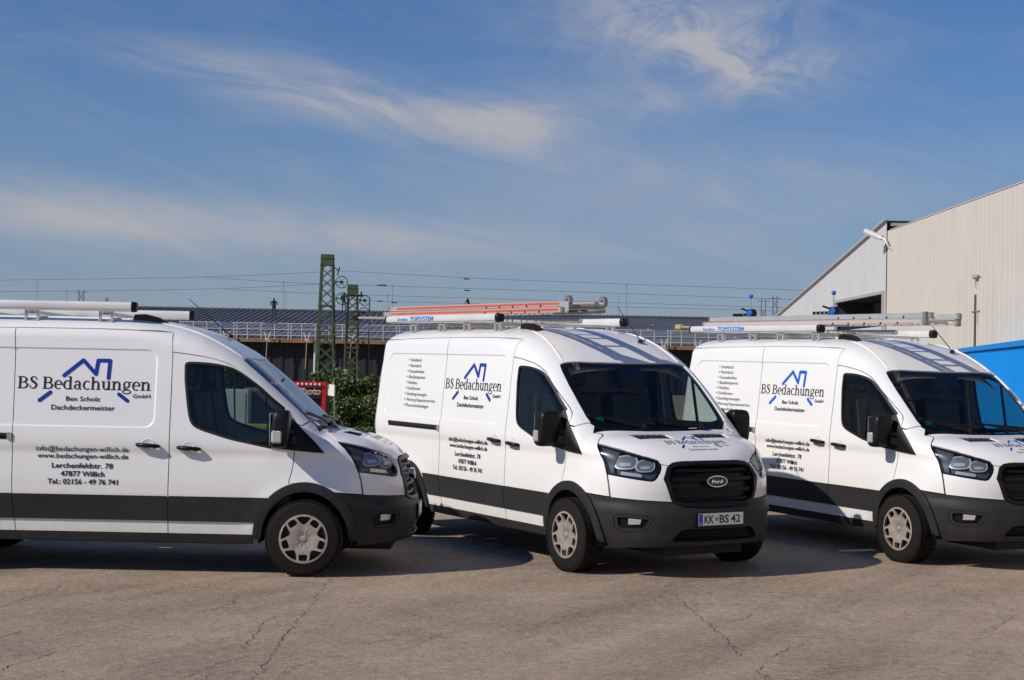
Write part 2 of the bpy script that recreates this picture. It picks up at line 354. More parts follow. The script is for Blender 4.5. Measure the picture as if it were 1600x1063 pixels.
def grow(poly, d):
    """offset an outline outwards by d (negative shrinks)"""
    P = np.asarray(poly, float); P = P[np.linalg.norm(P-np.roll(P, 1, 0), axis=1) > 1e-6]
    s = 1 if area(P) > 0 else -1; e = np.roll(P, -1, 0)-P; e /= np.linalg.norm(e, axis=1)[:, None]; n = np.stack([e[:, 1], -e[:, 0]], 1)*s
    m = n+np.roll(n, 1, 0); l = np.linalg.norm(m, axis=1)[:, None]; m = m/np.maximum(l, .3); c = np.clip((m*n).sum(1), .45, 1)[:, None]
    return P+m*d/c
def inside(poly, Q):
    P = np.asarray(poly, float); r = np.zeros(len(Q), bool); x, y = Q[:, 0], Q[:, 1]
    for i in range(len(P)):
        a, b = P[i], P[i-1]
        if a[1] == b[1]: continue
        c = (a[1] > y) != (b[1] > y); r ^= c & (x < (b[0]-a[0])*(y-a[1])/(b[1]-a[1])+a[0])
    return r
def bdist(poly, Q):
    P = np.asarray(poly, float); d = np.full(len(Q), 9.)
    for i in range(len(P)):
        a, b = P[i-1], P[i]; ab = b-a; l = (ab*ab).sum()
        if l < 1e-12: continue
        t = np.clip(((Q-a)@ab)/l, 0, 1); d = np.minimum(d, np.linalg.norm(Q-a-t[:, None]*ab, axis=1))
    return d
STAMPS = [(-4.10, -1.395, 1.325, 2.036, .095)]
def rr_pts(x0, x1, z0, z1, r, off, h=.03):
    P = []
    for cx, cz, a in ((x1-r, z1-r, 0), (x0+r, z1-r, 90), (x0+r, z0+r, 180), (x1-r, z0+r, 270)):
        for k in range(7): q = R(a+15*k); P.append((cx+r*math.cos(q), cz+r*math.sin(q)))
    P = resample(np.array(P), h); return grow(P, off) if off else P
def stamp_pts(): return cat(*[rr_pts(*s, o) for s in STAMPS for o in (-.012, -.006, 0, .008)])
def panel_mesh(kind, outer, holes=(), off=0., h=.06, flange=.018, extra=None, gap=0.):
    loops = [resample(grow(outer, -gap) if gap else outer, h*.6)]+[resample(grow(q, gap) if gap else q, h*.5) for q in holes]
    lo, hi = loops[0].min(0), loops[0].max(0)
    xs = np.arange(lo[0]+h*.37, hi[0], h); ys = np.arange(lo[1]+h*.41, hi[1], h)
    if kind == 'side': ys = np.union1d(ys[(ys < 1.01) | (ys > 1.19)], np.arange(1.02, 1.19, .02)); 
    if kind == 'front': ys = np.union1d(ys[(ys < .60) | (ys > .74)], np.arange(.605, .74, .016))
    G = np.stack(np.meshgrid(xs, ys), -1).reshape(-1, 2)
    if kind == 'side' and extra is None: extra = stamp_pts()
    if extra is not None and len(extra):
        E = np.asarray(extra, float); d = np.full(len(G), 9.)
        k = (E[:, 0] > lo[0]-.1) & (E[:, 0] < hi[0]+.1) & (E[:, 1] > lo[1]-.1) & (E[:, 1] < hi[1]+.1); E = E[k]
        for e in E: d = np.minimum(d, np.abs(G-e).max(1))
        G = cat(G[d > .022], E) if len(E) else G
    ok = inside(loops[0], G) & (bdist(loops[0], G) > min(h*.22, .012))
    for q in loops[1:]: ok &= ~inside(q, G) & (bdist(q, G) > min(h*.22, .012))
    G = G[ok]; V = []; E = []
    for q in loops:
        n0 = len(V); V += [tuple(p) for p in q]; E += [(n0+i, n0+(i+1) % len(q)) for i in range(len(q))]
    nb = len(V); V += [tuple(p) for p in G]
    r = delaunay_2d_cdt([Vector(v) for v in V], E, [], 0, 1e-7)
    U = np.array([tuple(v) for v in r[0]]); T = np.array([f for f in r[2] if len(f) == 3])
    cen = U[T].mean(1); k = inside(loops[0], cen)
    for q in loops[1:]: k &= ~inside(q, cen)
    T = T[k]; used = np.unique(T); rm = np.full(len(U), -1); rm[used] = np.arange(len(used)); U = U[used]; T = rm[T]
    P = lift(kind, U); Nn = norms(kind, U, P); P = P+Nn*off
    # orient
    fn = np.cross(P[T[:, 1]]-P[T[:, 0]], P[T[:, 2]]-P[T[:, 0]]); fl = (fn*Nn[T[:, 0]]).sum(1) < 0; T[fl] = T[fl][:, ::-1]
    V = [tuple(p) for p in P]; F = [tuple(t) for t in T]; NN = [tuple(n) for n in Nn]
    if flange:
        cnt = {}
        for t in F:
            for i in range(3): e = (t[i], t[(i+1) % 3]); cnt[tuple(sorted(e))] = cnt.get(tuple(sorted(e)), 0)+1; 
        bd = [(t[i], t[(i+1) % 3]) for t in F for i in range(3) if cnt[tuple(sorted((t[i], t[(i+1) % 3])))] == 1]
        for a, b in bd:
            pa, pb, na, nb_ = P[a], P[b], Nn[a], Nn[b]; q = len(V); side = np.cross(pb-pa, na); side = side/(np.linalg.norm(side)+1e-9)
            V += [tuple(pa), tuple(pb), tuple(pb-nb_*flange), tuple(pa-na*flange)]; NN += [tuple(side)]*4; F.append((q+1, q, q+3, q+2))
    return V, F, NN
def emit(name, data, m, parent, mirror=False):
    V, F, NN = data
    if mirror: V = [(x, -y, z) for x, y, z in V]; NN = [(x, -y, z) for x, y, z in NN]; F = [f[::-1] for f in F]
    return mesh_obj(name, V, F, m, parent, normals=NN)
def panel(name, kind, outer, m, parent, mirror=False, **k): return emit(name, panel_mesh(kind, outer, **k), m, parent, mirror)

# ------------------------------------------------------------ flat lettering
def glyph_polys():
    G = {}
    def rect(x0, z0, x1, z1): return [(x0, z0), (x1, z0), (x1, z1), (x0, z1)]
    def arc(cx, cz, rx, rz, a0, a1, tx=.105, tz=.045, n=22):
        A = [R(a0+(a1-a0)*i/n) for i in range(n+1)]
        return [(cx+rx*math.cos(q), cz+rz*math.sin(q)) for q in A]+[(cx+(rx-tx)*math.cos(q), cz+(rz-tz)*math.sin(q)) for q in reversed(A)]
    def stroke(pts, ws, k=6):
        s = spl([(*p, w) for p, w in zip(pts, ws)], k); a, b = [], []
        for i in range(len(s)):
            t = s[min(i+1, len(s)-1)][:2]-s[max(i-1, 0)][:2]; t = t/(np.linalg.norm(t)+1e-9); n = np.array([-t[1], t[0]])*s[i][2]/2
            a.append(tuple(s[i][:2]+n)); b.append(tuple(s[i][:2]-n))
        return a+b[::-1]
    G['B'] = (.66, [rect(.08, 0, .195, .7), rect(.0, 0, .10, .035), rect(.0, .665, .10, .7), rect(.17, .66, .31, .70), rect(.17, .345, .33, .385), rect(.17, 0, .33, .042), arc(.30, .52, .245, .18, -90, 90), arc(.32, .1925, .29, .1925, -90, 90)])
    G['S'] = (.54, [stroke([(.42, .50), (.42, .58), (.37, .66), (.25, .685), (.13, .63), (.11, .53), (.19, .43), (.33, .34), (.42, .22), (.37, .08), (.24, .015), (.11, .05), (.055, .13), (.055, .21)], [.035, .04, .05, .05, .08, .105, .125, .125, .11, .08, .05, .05, .04, .035])])
    G['e'] = (.51, [arc(.255, .25, .235, .265, 0, 305, .10, .045), rect(.10, .245, .487, .285)])
    G['c'] = (.47, [arc(.255, .25, .235, .265, 48, 312, .105, .045), arc(.385, .405, .055, .055, 0, 359, .05, .05)])
    G['d'] = (.59, [arc(.27, .25, .25, .265, 55, 305, .105, .045), rect(.385, 0, .49, .74), rect(.28, .705, .40, .74), rect(.48, 0, .575, .035), rect(.33, .46, .40, .505), rect(.33, -.01, .40, .035)])
    G['a'] = (.55, [rect(.33, .05, .435, .36), arc(.255, .345, .18, .165, 0, 165, .105, .045), arc(.235, .145, .185, .15, 55, 300, .10, .045), rect(.24, .25, .345, .292), stroke([(.38, .07), (.42, .02), (.50, .02)], [.09, .06, .035])])
    G['h'] = (.62, [rect(.075, 0, .18, .74), rect(0, 0, .255, .035), rect(0, .705, .09, .74), arc(.325, .30, .18, .21, 0, 150, .105, .05), rect(.40, 0, .505, .30), rect(.33, 0, .585, .035)])
    G['n'] = (.62, [rect(.075, 0, .18, .5), rect(0, 0, .255, .035), rect(0, .465, .09, .5), arc(.325, .30, .18, .21, 0, 150, .105, .05), rect(.40, 0, .505, .30), rect(.33, 0, .585, .035)])
    G['u'] = (.60, [rect(.075, .2, .18, .5), rect(0, .465, .09, .5), arc(.265, .20, .19, .21, 180, 330, .105, .05), rect(.385, 0, .49, .5), rect(.30, .465, .40, .5), rect(.48, 0, .575, .035)])
    G['g'] = (.55, [arc(.245, .32, .195, .19, 0, 181, .085, .042), arc(.245, .32, .195, .19, 179, 360, .085, .042), stroke([(.36, .45), (.44, .47), (.52, .47)], [.05, .05, .05]), arc(.265, -.09, .25, .135, 0, 181, .06, .05), arc(.265, -.09, .25, .135, 179, 360, .06, .05), stroke([(.14, .18), (.09, .12), (.13, .065), (.27, .04), (.38, .02)], [.045, .06, .07, .08, .06])])
    G[' '] = (.24, [])
    return G
GL = glyph_polys()
def union_tris(polys):
    V = []; F = []
    for p in polys:
        p = list(p)
        if area(np.array(p)) < 0: p = p[::-1]
        n = len(V); V += [Vector(q) for q in p]; F.append(list(range(n, n+len(p))))
    r = delaunay_2d_cdt(V, [], F, 0, 1e-6); U = np.array([tuple(v) for v in r[0]])
    T = [t for t, o in zip(r[2], r[5]) if len(o) and len(t) == 3]
    return U, np.array(T)
_serif = {}
def serif_text(txt):
    """(verts, tris) of a serif line, baseline 0, cap height .7"""
    Vs = []; Ts = []; x = 0; n = 0
    for ch in txt:
        w, polys = GL[ch]
        if polys:
            if ch not in _serif: _serif[ch] = union_tris([[tuple(q) for q in grow(np.array(p_), .005)] for p_ in polys])
            U, T = _serif[ch]; Vs.append(U+[x, 0]); Ts.append(T+n); n += len(U)
        x += w
    return np.concatenate(Vs), np.concatenate(Ts)
_font_cache = {}
def sans_text(txt, bold=.0):
    key = (txt, bold)
    if key in _font_cache: return _font_cache[key]
    cu = bpy.data.curves.new('txt', 'FONT'); cu.body = txt; cu.resolution_u = 3; cu.offset = bold; cu.fill_mode = 'FRONT'
    o = bpy.data.objects.new('txt', cu); C.objects.link(o); bpy.context.view_layer.update(); dg = bpy.context.evaluated_depsgraph_get()
    me = bpy.data.meshes.new_from_object(o.evaluated_get(dg)); me.calc_loop_triangles()
    U = np.array([v.co[:2] for v in me.vertices]); T = np.array([t.vertices[:] for t in me.loop_triangles])
    bpy.data.objects.remove(o); bpy.data.curves.remove(cu); bpy.data.meshes.remove(me)
    _font_cache[key] = (U, T); return U, T
def fit(UT, x0, x1, z, cap, unit=None):
    """scale to run from x0 to x1 with baseline z and cap height cap"""
    U, T = UT; lo, hi = U[:, 0].min(), U[:, 0].max(); hcap = unit
    return np.stack([x0+(U[:, 0]-lo)/(hi-lo)*(x1-x0), z+U[:, 1]/hcap*cap], 1), T
def merge(*uts):
    Vs = []; Ts = []; n = 0
    for U, T in uts: Vs.append(U); Ts.append(np.asarray(T)+n); n += len(U)
    return np.concatenate(Vs), np.concatenate(Ts)
SC = .73    # cap height of the built-in font
def decal(name, kind, UT, m, parent, off=.0022):
    U, T = UT
    P = lift(kind, U); Nn = norms(kind, U, P); P = P+Nn*off
    fn = np.cross(P[T[:, 1]]-P[T[:, 0]], P[T[:, 2]]-P[T[:, 0]]); T = T.copy(); fl = (fn*Nn[T[:, 0]]).sum(1) < 0; T[fl] = T[fl][:, ::-1]
    return mesh_obj(name, P, T, m, parent, normals=Nn)
def thick_line(pts, w, ends=True):
    polys = []
    for a, b in zip(pts[:-1], pts[1:]):
        a, b = np.array(a), np.array(b); t = (b-a)/np.linalg.norm(b-a); n = np.array([-t[1], t[0]])*w/2; polys.append([tuple(a+n), tuple(a-n), tuple(b-n), tuple(b+n)])
    for p in (pts if ends else pts[1:-1]): polys.append([(p[0]+w/2*math.cos(q), p[1]+w/2*math.sin(q)) for q in np.linspace(0, 2*math.pi, 14)[:-1]])
    return polys

# ------------------------------------------------------------ outlines measured on the vans: (x, z) seen from the side, x forward from the front axle
SEAM_B = [(-1.278, 2.206), (-1.257, 2.021), (-1.252, 1.63), (-1.250, 1.1), (-1.250, .71), (-1.246, .364)]
SEAM_S = [(-2.722, 2.222), (-2.704, 2.03), (-2.69, 1.6), (-2.682, 1.23), (-2.671, .714), (-2.648, .48), (-2.634, .364)]
DOOR_TOP = [(-1.257, 2.021), (-1.081, 2.002), (-.925, 1.977), (-.802, 1.945), (-.694, 1.900), (-.614, 1.850), (-.502, 1.766), (-.376, 1.675), (-.243, 1.577), (-.195, 1.540), (-.155, 1.504), (-.131, 1.469), (-.114, 1.424)]
DOOR_FRONT = [(-.114, 1.424), (-.104, 1.378), (-.101, 1.313), (-.102, 1.247), (-.103, 1.155), (-.109, 1.102), (-.115, 1.029), (-.129, .950), (-.147, .878), (-.152, .838)]
def arch(cx, a0, a1, ax=.472, az=.510, n=22, cz=.345): return [(cx+ax*math.cos(R(a0+(a1-a0)*i/n)), cz+az*math.sin(R(a0+(a1-a0)*i/n))) for i in range(n+1)]
WINDOW = [(-1.127, 1.900), (-1.098, 1.920), (-.921, 1.915), (-.782, 1.894), (-.674, 1.859), (-.563, 1.789), (-.452, 1.708), (-.339, 1.614), (-.226, 1.524), (-.333, 1.172), (-.536, 1.212), (-.691, 1.244), (-.847, 1.289), (-.971, 1.329), (-1.035, 1.367), (-1.068, 1.433), (-1.094, 1.571), (-1.122, 1.771)]
SAIL = [(-.229, 1.526), (-.111, 1.396), (.046, 1.246), (.155, 1.137), (.164, 1.125), (-.104, 1.145), (-.335, 1.168)]
TT, TB, SILL = .712, .478, .364
sm = spl
BON_SEAM = [(.100, 1.318), (.140, 1.308), (.184, 1.291), (.236, 1.259), (.274, 1.228)]
FAS_SEAM = [(.763, -.526, 1.055), (.795, -.478, 1.044)]
HL = [(.281, -.903, 1.224), (.442, -.837, 1.193), (.562, -.757, 1.159), (.658, -.66, 1.123), (.716, -.578, 1.099), (.743, -.540, 1.083), (.763, -.530, 1.057), (.781, -.542, 1.024), (.796, -.564, .987), (.802, -.597, .942), (.798, -.623, .916), (.788, -.644, .907), (.758, -.688, .910), (.671, -.788, .926), (.562, -.875, .944), (.477, -.925, .956), (.446, -.923, 1.024), (.409, -.927, 1.095), (.344, -.925, 1.175)]
GR = [(0, 1.080), (.2, 1.080), (.42, 1.066), (.485, 1.03), (.545, .925), (.53, .88), (.482, .735), (.455, .705), (.38, .672), (.15, .662), (0, .660)]
def yz_front(half, close=True):
    """symmetric outline given as (y>=0, z) from top centre to bottom centre -> chart points of the nose"""
    full = [(-y, z) for y, z in half]+[(y, z) for y, z in half[::-1] if y > 0]
    full = np.array(full); lo = np.zeros(len(full)); hi = np.full(len(full), 1.2)
    y = np.abs(full[:, 0]); z = full[:, 1]; lo = np.full(len(full), -.2)
    for _ in range(40):
        mid = (lo+hi)/2; ins = Yf(mid, z) > np.maximum(y, 1e-4); lo = np.where(ins, mid, lo); hi = np.where(ins, hi, mid)
    return chart('front', np.stack([lo, full[:, 0], z], 1))
def mirror_y(pts): return [(p[0], -p[1], p[2]) for p in pts]

def build_van():
    van = empty('delivery_van')
    # ---------------- roof with cab dome and windscreen pillars
    Yp = lambda pts: [(x, -float(Yf(np.array([x]), np.array([z]))[0]), z) for x, z in pts]
    seam = [(-4.392, 2.150), (-4.36, 2.176), (-4.30, 2.189), (-4.1, 2.196), (-3.6, 2.209), (-2.722, 2.222), (-1.94, 2.226), (-1.6, 2.219), (-1.285, 2.207)]
    right = cat(Yp(seam), Yp(SEAM_B[:1]), Yp([(-1.257, 2.021)]), Yp(spl(DOOR_TOP, 3)[1:]), Yp([(-.104, 1.384), (-.048, 1.372)]))
    ws_side = [(.012, -.815, 1.412), (-.05, -.825, 1.465), (-.203, -.826, 1.604), (-.40, -.814, 1.775), (-.55, -.795, 1.900)]
    ws_top = [(-.622, -.775, 1.958), (-.630, -.73, 1.970), (-.605, -.434, 1.976), (-.597, 0, 1.978)]
    rt = cat(chart('top', right), chart('top', ws_side), chart('top', ws_top))
    outer = cat(rt, (rt*[1, -1])[::-1][1:])
    roof = panel('roof', 'top', outer, PAINT, van, h=.05, gap=.003)
    # roof ribs and grey decal band
    for k, y0 in enumerate((-.52, -.26, 0, .26, .52)):
        pts = np.array([(x, y0, 0) for x in np.linspace(-4.1, -1.75, 12)])
        P3 = lift('top', np.stack([pts[:, 0], np.arctan2(-pts[:, 1], .5+0*pts[:, 0])*.9], 1)); b = MB(); b.tube([tuple(p+[0, 0, -.006]) for p in P3], .016, 6); auto_smooth(b.build('roof_rib', PAINT, roof))
    def top_xy(xy):
        xy = np.array(xy, float); hi = ztop(xy[:, 0]); lo = hi-.45; zt = hi.copy()
        for _ in range(36):
            mid = (lo+hi)/2; ins = Yf(xy[:, 0], mid) >= np.maximum(np.abs(xy[:, 1]), 1e-4); lo = np.where(ins, mid, lo); hi = np.where(ins, hi, mid)
        return chart('top', np.stack([xy[:, 0], xy[:, 1], lo], 1))
    for sg in (-1, 1):
        P = lift('top', top_xy([(x, sg*y) for x, y in ((-1.45, .60), (-1.2, .635), (-1.0, .665), (-.8, .695), (-.66, .715))])); b = MB(); b.tube([tuple(p+[0, 0, .001]) for p in spl(P, 4)], [.002]+[.009]*14+[.006]*2, 6); auto_smooth(b.build('roof_rib', PAINT, roof), 80)
    # ---------------- windscreen
    bot = [(.052, -.775, 1.380), (.082, -.66, 1.364), (.103, -.40, 1.352), (.110, 0, 1.350)]
    wsr = cat(chart('top', ws_top[::-1]), chart('top', ws_side[::-1]), chart('top', bot))
    wso = cat(wsr, (wsr*[1, -1])[::-1][1:-1]); wso = grow(wso, -.006)
    screen = panel('windscreen', 'top', wso, WS, van, h=.07, off=-.008, flange=0)
    panel('screen_border', 'top', grow(wso, -.001), GLOSSB, screen, holes=[grow(wso, -.048)], h=.06, off=-.013, flange=0)
    # sensor panel behind the mirror foot and green badge and paper on the dash
    c = chart('top', [(-.59, -.17, 1.97), (-.59, .17, 1.97), (-.42, .11, 1.83), (-.42, -.11, 1.83)]); panel('sensor_patch', 'top', c, GLOSSB, screen, h=.08, off=-.016, flange=0)
    q = chart('top', [(-.0, -.70, 1.44)])[0]; panel('emission_badge', 'top', np.array([(q[0]+.030*math.cos(a), q[1]+.040*math.sin(a)) for a in np.linspace(0, 2*math.pi, 17)[:-1]]), GREEN, screen, h=.06, off=-.0145, flange=0)
    # cowl under the screen, and wipers
    cwl = cat(chart('top', bot), (chart('top', bot)*[1, -1])[::-1][1:]); fr = chart('top', [(.105, .70, 1.322), (.130, .464, 1.326), (.150, .25, 1.327), (.157, 0, 1.327), (.150, -.25, 1.327), (.130, -.464, 1.326), (.105, -.70, 1.322)])
    cowl = panel('cowl', 'top', cat(cwl, fr), BLACK, van, h=.06, off=-.012, flange=.02)
    for yb, ya, xa in ((-.28, -.76, -.045), (.42, -.14, .03)):
        P = lift('top', chart('top', [(.105, yb, 1.36), (.085, (yb*.6+ya*.4), 1.38), (xa, ya, 1.44)])); P = P+[.03, 0, .03]
        w = MB(); w.tube([tuple(p) for p in P], [.014, .011, .007], 6); w.bar(tuple(P[0]+[-.02, .14, .015]), tuple(P[2]+[-.015, -.02, -.012]), .012, .022); w.lathe([(.0, .02), (.025, .018), (.028, -.03)], tuple(P[0]), 'z', 10); w.build('wiper', BLACK, screen)
    # ---------------- bonnet
    gro = yz_front(GR)
    hl3 = lift('front', chart('front', HL)); gr3 = lift('front', gro[:4]); seam3 = lift('side', np.array(BON_SEAM)); fs3 = lift('front', chart('front', FAS_SEAM))
    gm = gr3[3]*.55+gr3[2]*.45
    edge = cat(seam3, hl3[0:7]+[0, 0, .004], fs3, [gm], gr3[2:3], gr3[1:2], gr3[0:1])
    er = chart('top', edge); bk = chart('top', [(.163, 0, 1.326), (.156, -.25, 1.326), (.136, -.464, 1.325), (.113, -.66, 1.322)])
    bo = cat(bk, er); bo = cat(bo, (bo*[1, -1])[::-1][1:-1])
    v1 = [(.285, -.56, 1.300), (.312, -.150, 1.300), (.425, -.142, 1.279), (.450, -.165, 1.272), (.435, -.53, 1.268)]
    vents = [chart('top', v1), chart('top', mirror_y(v1))[::-1]]
    bonnet = panel('bonnet', 'top', bo, PAINT, van, holes=vents, h=.045, gap=.004)
    for k, v in enumerate(vents):
        vt = panel('bonnet_vent', 'top', grow(v, .004), BLACK, bonnet, h=.06, off=-.014, flange=0)
        s = 1 if k == 0 else -1
        for j in range(5):
            y = -.17-j*.07; P = lift('top', chart('top', [(.31, s*(y-.05), 1.30), (.435, s*(y-.02), 1.272)])); b = MB(); b.bar(tuple(P[0]-[0, 0, .005]), tuple(P[1]-[0, 0, .005]), .006, .012); b.build('vent_slat', PLAST, vt)
    # lettering on the bonnet, read from the front: runs towards +y, top towards the screen
    def hood(UT): U, T = UT; xy = np.stack([.595-U[:, 1]*1.06, U[:, 0]*1.06+.02], 1); return top_xy(xy), T
    ln = merge(fit(serif_text('BS Bedachungen'), -.33, .33, 0, .072, .7), fit(sans_text('Ben Scholz'), -.085, .085, -.062, .024, SC), fit(sans_text('Dachdeckermeister'), -.16, .16, -.106, .026, SC), fit(sans_text('GmbH'), .245, .33, -.045, .02, SC))
    decal('bonnet_lettering', 'top', hood(ln), INK, bonnet)
    lg = [((x+2.077)*.525, (z-1.634)*.66) for x, z in [(-2.279, 1.752), (-2.097, 1.903), (-1.971, 1.773), (-1.955, 1.903), (-1.846, 1.903), (-1.853, 1.735)]]
    polys = thick_line(lg, .019)+thick_line([((x+2.077)*.525, (z-1.634)*.66) for x, z in [(-2.395, 1.597), (-2.48, 1.532)]], .019)+thick_line([((x+2.077)*.525, (z-1.634)*.66) for x, z in [(-1.735, 1.588), (-1.66, 1.542)]], .019)
    decal('bonnet_emblem', 'top', hood(union_tris(polys)), BLUE1, bonnet)
    # ---------------- nose: fascia, grille, headlights, bumper
    grille = panel('grille', 'front', gro, BLACK, van, holes=[grow(gro, -.032)], h=.04, off=.010, flange=.05)
    panel('grille_back', 'front', grow(gro, -.02), BLACK, grille, h=.07, off=-.06, flange=0)
    for z0, z1 in ((.985, 1.010), (.895, .930), (.800, .832), (.715, .742)):
        hw = np.interp((z0+z1)/2, [.66, .735, .88, .92, 1.025, 1.06], [.33, .42, .465, .47, .41, .34]); yy = np.linspace(-hw, hw, 15)
        def fx(y, z): 
            lo, hi = -.2, 1.2
            for _ in range(40):
                mid = (lo+hi)/2
                if float(Yf(np.array([mid]), np.array([z]))[0]) > max(abs(y), 1e-4): lo = mid
                else: hi = mid
            return lo
        V = []; F = []
        for i, y in enumerate(yy):
            x = fx(y, (z0+z1)/2)-.014; V += [(x-.045, y, z0), (x-.004, y, z0), (x, y, (z0+z1)/2), (x-.008, y, z1), (x-.045, y, z1)]
            if i: 
                for k in range(4): F.append(((i-1)*5+k, i*5+k, i*5+k+1, (i-1)*5+k+1))
        auto_smooth(mesh_obj('grille_slat', V, F, BLACK, grille), 30)
    bz = .898; bx = fx(0, bz)+.006; tilt = -.14
    E = MB(); E.lathe([(0, 0), (1, 0), (1, -.02), (.98, -.03)], (0, 0, 0), 'x', 40); E.V = [(bx+x-z*.0, y*.118, z*.052) for x, y, z in E.V]; E.V = [(x+tilt*z, y, bz+z) for x, y, z in E.V]; badge = auto_smooth(E.build('badge', CHROME, grille), 30)
    E = MB(); E.lathe([(0, 0), (1, 0)], (0, 0, 0), 'x', 40); E.V = [(bx+.002, y*.111, z*.0465) for x, y, z in E.V]; E.V = [(x+tilt*z, y, bz+z) for x, y, z in E.V]; E.build('badge_field', BADGEF, badge)
    U, T = sans_text('Ford', .012); U, T = fit((U, T), -.060, .064, -.015, .031, SC); U = U+np.stack([U[:, 1]*.3, 0*U[:, 1]], 1)
    mesh_obj('badge_lettering', [(bx+.004+tilt*u[1], u[0]-.004, bz+u[1]) for u in U], T, CHROME, badge)
    for s in (0, 1):
        mz = bool(s); g = chart('front', HL)
        top_b = [(.760, -.524, 1.054), (.797, -.472, 1.040)]
        fas = cat(chart('front', [(.479, -.925, .953), (.562, -.875, .941), (.671, -.788, .923), (.758, -.688, .907), (.788, -.644, .903), (.801, -.619, .913), (.806, -.593, .942), (.800, -.559, .987), (.786, -.537, 1.024), (.767, -.526, 1.052)]), chart('front', FAS_SEAM), [gro[3]*.6+gro[2]*.4], gro[3:7], chart('front', [(.876, -.468, .716), (.734, -.732, .729), (.521, -.916, .744), (.502, -.925, .867)]))
        # left half of grille outline (negative y) runs top to bottom in gro[0:11]
        panel('front_fascia', 'front', fas, PAINT, van, mz, h=.045, gap=.003)
        lamp = empty('headlight', (0, 0, 0), parent=van)
        panel('lens', 'front', grow(g, -.004), LENS, lamp, mz, h=.05, off=.001, flange=0)
        panel('housing', 'front', grow(g, -.002), LAMPB, lamp, mz, h=.05, off=-.045, flange=0)
        panel('bezel', 'front', grow(g, -.002), GLOSSB, lamp, mz, holes=[grow(g, -.016)], h=.05, off=-.002, flange=.05)
        # tall dark wing part of the lamp
        wing = chart('front', [(.30, -.895, 1.210), (.44, -.842, 1.182), (.505, -.80, 1.164), (.50, -.87, 1.04), (.53, -.888, .958), (.485, -.916, .966), (.452, -.92, 1.026), (.415, -.925, 1.088), (.352, -.922, 1.162)])
        panel('side_marker', 'front', wing, LAMPB, lamp, mz, h=.05, off=-.012, flange=.02)
        sg = -1 if not mz else 1
        for (tgt, ra, rb) in (((.588, -.805, 1.075), .092, .066), ((.711, -.664, 1.048), .074, .056)):
            uu = chart('front', [tgt])[0]; ov = np.array([(uu[0]+ra*math.copysign(abs(math.cos(q))**.7, math.cos(q)), uu[1]-.12*ra*math.cos(q)+rb*math.copysign(abs(math.sin(q))**.8, math.sin(q))) for q in np.linspace(0, 2*math.pi, 29)[:-1]])
            rf = panel('reflector', 'front', ov, REFL, lamp, mz, h=.025, off=-.020, flange=.02)
            panel('reflector_bowl', 'front', uu+(ov-uu)*.86, LAMPG, rf, mz, h=.025, off=-.0185, flange=0)
            panel('bulb_shield', 'front', np.array([uu+[-.50*ra, -.50*rb], uu+[.10*ra, -.62*rb], uu+[.50*ra, -.50*rb], uu+[.46*ra, -.12*rb], uu+[.05*ra, -.05*rb], uu+[-.46*ra, -.08*rb]]), REFLB, rf, mz, h=.02, off=-.012, flange=.01)
        ind = chart('front', [(.585, -.862, .958), (.735, -.72, .938), (.73, -.722, .968), (.59, -.858, .988)]); panel('indicator_lamp', 'front', ind, AMBER, lamp, mz, h=.05, off=-.012, flange=.01)
    bt = [(.235, -1.014, .785), (.369, -.983, .755), (.521, -.916, .744), (.734, -.732, .729), (.876, -.468, .716)]
    bl = [(.424, -.914, .276), (.50, -.872, .274), (.60, -.825, .282), (.722, -.717, .291), (.878, -.468, .301), (.949, -.154, .312), (.955, 0, .313)]
    ar = [(x, -float(Yf(np.array([x]), np.array([z]))[0]), z) for x, z in arch(0, -8, 56)]
    half = cat(chart('front', bl[::-1]), chart('front', ar), chart('front', bt[1:]), gro[7:11])
    bmo = cat(half, (half*[-1, 1])[::-1][1:-1])
    fog = [(.565, -.914, .567), (.60, -.894, .593), (.70, -.815, .598), (.815, -.690, .583), (.838, -.655, .560), (.80, -.700, .452), (.765, -.745, .440), (.62, -.865, .438), (.575, -.905, .48)]
    fogo = chart('front', fog); intake = yz_front([(0, .468), (.36, .468), (.42, .450), (.49, .378), (.46, .350), (0, .350)])
    bumper = panel('bumper', 'front', bmo, PLAST, van, holes=[fogo, (fogo*[-1, 1])[::-1], intake], h=.05, gap=.002)
    panel('air_intake', 'front', grow(intake, .01), BLACK, bumper, h=.08, off=-.045, flange=0)
    for z in (.378, .410, .442):
        P = lift('front', yz_front([(.44, z), (.22, z), (0, z)])); b = MB(); P = sorted([tuple(p) for p in P], key=lambda p: p[1]); b.tube([(p[0]-.028, p[1], p[2]) for p in P], .006, 5); b.build('intake_bar', BLACK, bumper)
    for mz in (False, True):
        fl_ = panel('fog_lamp', 'front', grow(fogo, .004), BLACK, bumper, mz, h=.05, off=-.03, flange=0)
        panel('fog_frame', 'front', grow(fogo, -.002), PLAST, fl_, mz, holes=[grow(fogo, -.026)], h=.05, off=-.004, flange=.025)
        fg = chart('front', [(.685, -.83, .560), (.772, -.745, .555), (.765, -.755, .508), (.682, -.832, .502)]); panel('fog_lens', 'front', fg, FOGL, fl_, mz, h=.03, off=-.014, flange=.01)
    # number plate
    px_ = fx(0, .558)+.004
    pl = MB(); pl.box((px_-.004, -.26, .500), (px_+.006, .26, .612)); plate = pl.build('number_plate', PLATEW, bumper)
    p2 = MB(); p2.box((px_+.004, -.258, .504), (px_+.008, -.215, .608)); p2.build('country_band', PLATEB, plate)
    p3 = MB(); p3.box((px_-.010, -.268, .482), (px_+.004, .268, .622)); p3.build('plate_holder', BLACK, plate)
    # ---------------- sides
    WSL = lift('top', chart('top', [ws_side[0], bot[0]]))[:, [0, 2]]
    ARF = arch(0, 188, 101); ARB = arch(0, 56, 101, n=14)
